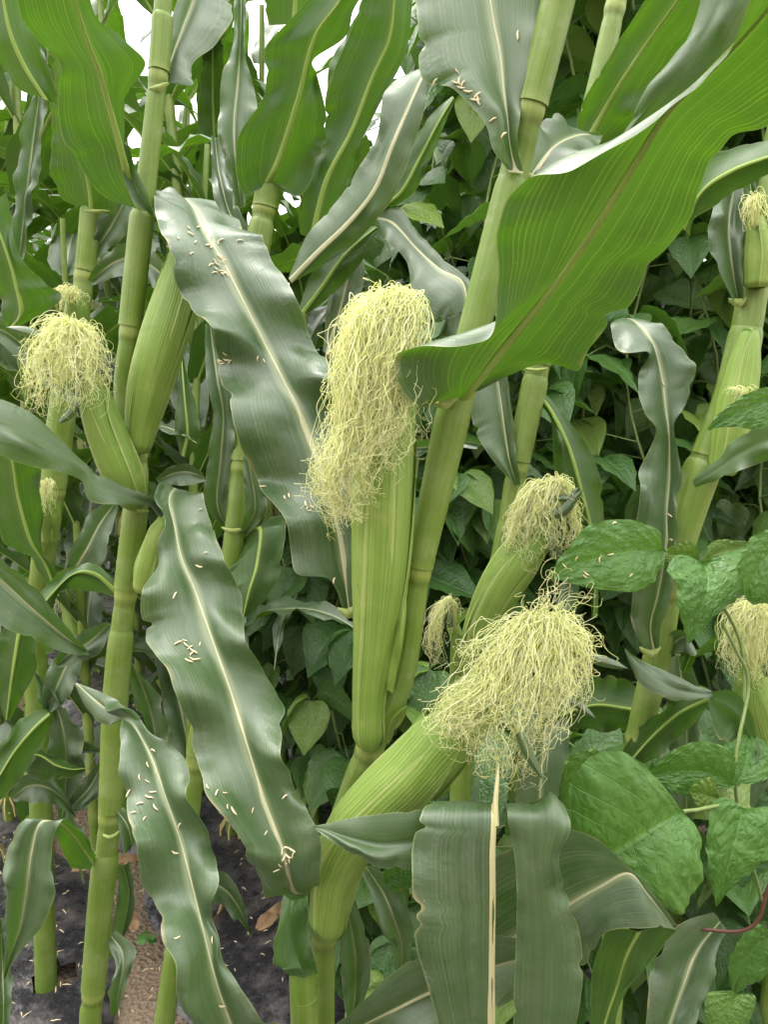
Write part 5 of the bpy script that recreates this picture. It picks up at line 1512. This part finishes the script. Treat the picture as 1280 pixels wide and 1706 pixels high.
def anthers(key, spots, label, group):
    tr = BVH[key]
    for (px, py) in spots:
        d = Vector(W(px, py, 1.0) - CAM).normalized()
        hit = tr.ray_cast(Vector(CAM), d)
        if hit[0] is None:
            continue
        nn = hit[1]
        if nn.dot(d) > 0:
            nn = -nn
        m = nn.to_track_quat('Z', 'Y').to_matrix().to_4x4()
        o = bpy.data.objects.new('fallen_anther', random.choice(ANTH))
        COL.objects.link(o)
        s_ = random.uniform(.55, 1.05)
        o.matrix_world = Matrix.Translation(hit[0] + nn * .0011) @ m @ Matrix.Rotation(random.uniform(0, 3.14), 4, 'Z') @ Matrix.Scale(s_, 4)
        tag(o, label, 'anther', group)


def jit(c, n, r):
    return [(c[0] + random.gauss(0, r), c[1] + random.gauss(0, r)) for _ in range(n)]


anthers('long', jit((345, 400), 12, 21) + jit((362, 432), 10, 13) + jit((372, 455), 5, 6) + [(330, 380), (375, 588), (368, 600), (378, 598), (372, 606), (384, 603), (366, 602), (430, 597), (440, 602), (438, 812), (475, 830), (482, 827), (510, 840), (512, 848), (520, 845), (516, 852), (400, 402), (556, 968)],
        'pale dry anther fallen on the long grey leaf in the middle', 'anthers on the long grey leaf')
anthers('second', [(296, 1072), (310, 1075), (316, 1080), (320, 1090), (318, 1098), (308, 1068), (333, 1074), (322, 1086), (326, 1100), (314, 1102), (290, 992), (343, 922), (333, 942), (334, 850), (346, 1312), (374, 1322), (378, 1345), (388, 1352), (420, 1350), (470, 1418), (478, 1412), (482, 1425), (488, 1415), (474, 1428), (484, 1432), (490, 1424), (460, 1448), (466, 1440), (478, 1438), (442, 1388), (476, 1327), (361, 1322)],
        'pale dry anther fallen on the wavy leaf between the two stalks', 'anthers on the wavy leaf')
anthers('third', [(245, 1275), (262, 1287), (245, 1302), (254, 1320), (248, 1328), (233, 1340), (222, 1355), (240, 1365), (258, 1346), (215, 1322), (300, 1375), (294, 1562), (290, 1420), (256, 1250), (232, 1295), (370, 1675), (355, 1565)],
        'pale dry anther fallen on the slender leaf with a thin white midrib', 'anthers on the slender leaf')
anthers('upper', [(724, 136), (762, 118), (760, 138), (766, 136), (772, 140), (796, 160), (798, 168), (792, 166), (822, 200), (864, 60), (768, 146), (838, 225), (780, 152)],
        'pale anther stuck on the dusty upright leaf at the top', 'anthers on the upright leaf')
anthers('bean1', [(1024, 873), (1017, 922), (1001, 925), (999, 933), (960, 930), (940, 942), (974, 960), (1050, 958), (977, 955)],
        'pale anther lying on the crinkled bean leaf', 'anthers on the bean leaf')
anthers('right', [(1118, 858), (1120, 900), (1116, 720), (1105, 640)], 'tiny anther on the hanging leaf by the right stalk', 'anthers on the hanging leaf')

# dry leaves, litter and weeds
def dry_leaf(px, py, ln, az, label):
    p = on_ground(px, py, .05)
    rg = np.random.default_rng(int(px))
    M, L, R = generic_leaf(rg, ln, .012, .25, .9, 1, 1.5)
    m = np.array(Matrix.Rotation(az, 3, 'Z'))
    f = lambda A: np.array(A) @ m.T + p + np.array([0, 0, .012])
    V, F, uv, *_ = leaf_data(f(M), f(L), f(R), 'top', seg=3, nh=2, ruffle=.004, rw=.03)
    tag(link('dry_leaf', make_mesh('dry_leaf', V, F, M_DRY, uv)), label, 'dry leaf')


dry_leaf(120, 1460, .16, .2, 'shrivelled reddish brown leaf behind the left stalk')
dry_leaf(395, 1500, .09, -1.8, 'small dry leaf hanging by the stalk foot')
dry_leaf(130, 1040, .20, 1.2, 'bundle of dry straw-coloured leaf behind the left plant')
dry_leaf(150, 1070, .18, .6, 'dead brown corn leaf lying behind the left plant')

dry_leaf(225, 1560, .12, 2.2, 'curled tan leaf lying in the bare furrow by the left stalk')
dry_leaf(110, 1330, .13, -.4, 'dead straw-coloured leaf on the soil beyond the drooping leaf')
dry_leaf(430, 1560, .12, .9, 'crumpled brown leaf on the film right of the slender leaf')


def weed(px, py, n, size, label):
    p = on_ground(px, py, .03)
    pp = Plant('weed', label, 'weed', (p[0], p[1], .02))
    rg = np.random.default_rng(int(px + py))
    for k in range(n):
        M, L, R = local_bean(rg, size * rg.uniform(.6, 1.1), size * .32)
        m = np.array(leaf_matrix((p[0] + rg.normal(0, size * .5), p[1] + rg.normal(0, size * .5), .03 + rg.uniform(0, size * 1.2)), rg.uniform(0, 6.28), rg.uniform(-.5, .5), 0, 1))
        tf = lambda A: A @ m[:3, :3].T + m[:3, 3]
        V, F, uv, *_ = leaf_data(tf(M), tf(L), tf(R), 'top', seg=2, nh=2, ruffle=.001, eye=np.array([0, 0, 5.0]))
        pp.add('leaf', V, F, M_WEED, uv)


weed(90, 1606, 5, .016, 'tiny seedling in the round hole of the film')
weed(235, 1100, 26, .030, 'small weed with many leaflets beyond the left stalk')
weed(255, 1130, 18, .028, 'low weed at the edge of the film near the wavy leaf')
weed(640, 1620, 14, .035, 'weed on the soil under the leaning ear')
weed(618, 1540, 12, .03, 'weed beside the bare patch below the leaning ear')
weed(250, 1590, 4, .03, 'thin seedling on the bare furrow')


def litter():
    rg = np.random.default_rng(3)
    parts = []
    for k in range(1500):
        t = rg.uniform(-.6, 2.6); s_ = rg.normal(0, .22) if k % 3 else rg.uniform(-.9, .8)
        x, y = FUR + ROW * t + SIDE * s_
        z = ground_z(x, y) + (.0 if abs(s_) < .075 else .06)
        a = rg.uniform(0, 3.14); l = rg.uniform(.003, .008)
        C = np.array([[x - math.cos(a) * l, y - math.sin(a) * l, z], [x, y, z + .001], [x + math.cos(a) * l, y + math.sin(a) * l, z]])
        V, F, uv = tube(C, np.array([.0004, .0011, .0004]), 4)
        parts.append((V, F, uv, {}))
    V, F, U, _ = join_data(parts)
    tag(link('litter', make_mesh('litter', V, F, M_ANTHER, U)), 'fallen anthers and chaff scattered over film and furrow', 'litter', kind='stuff')


litter()
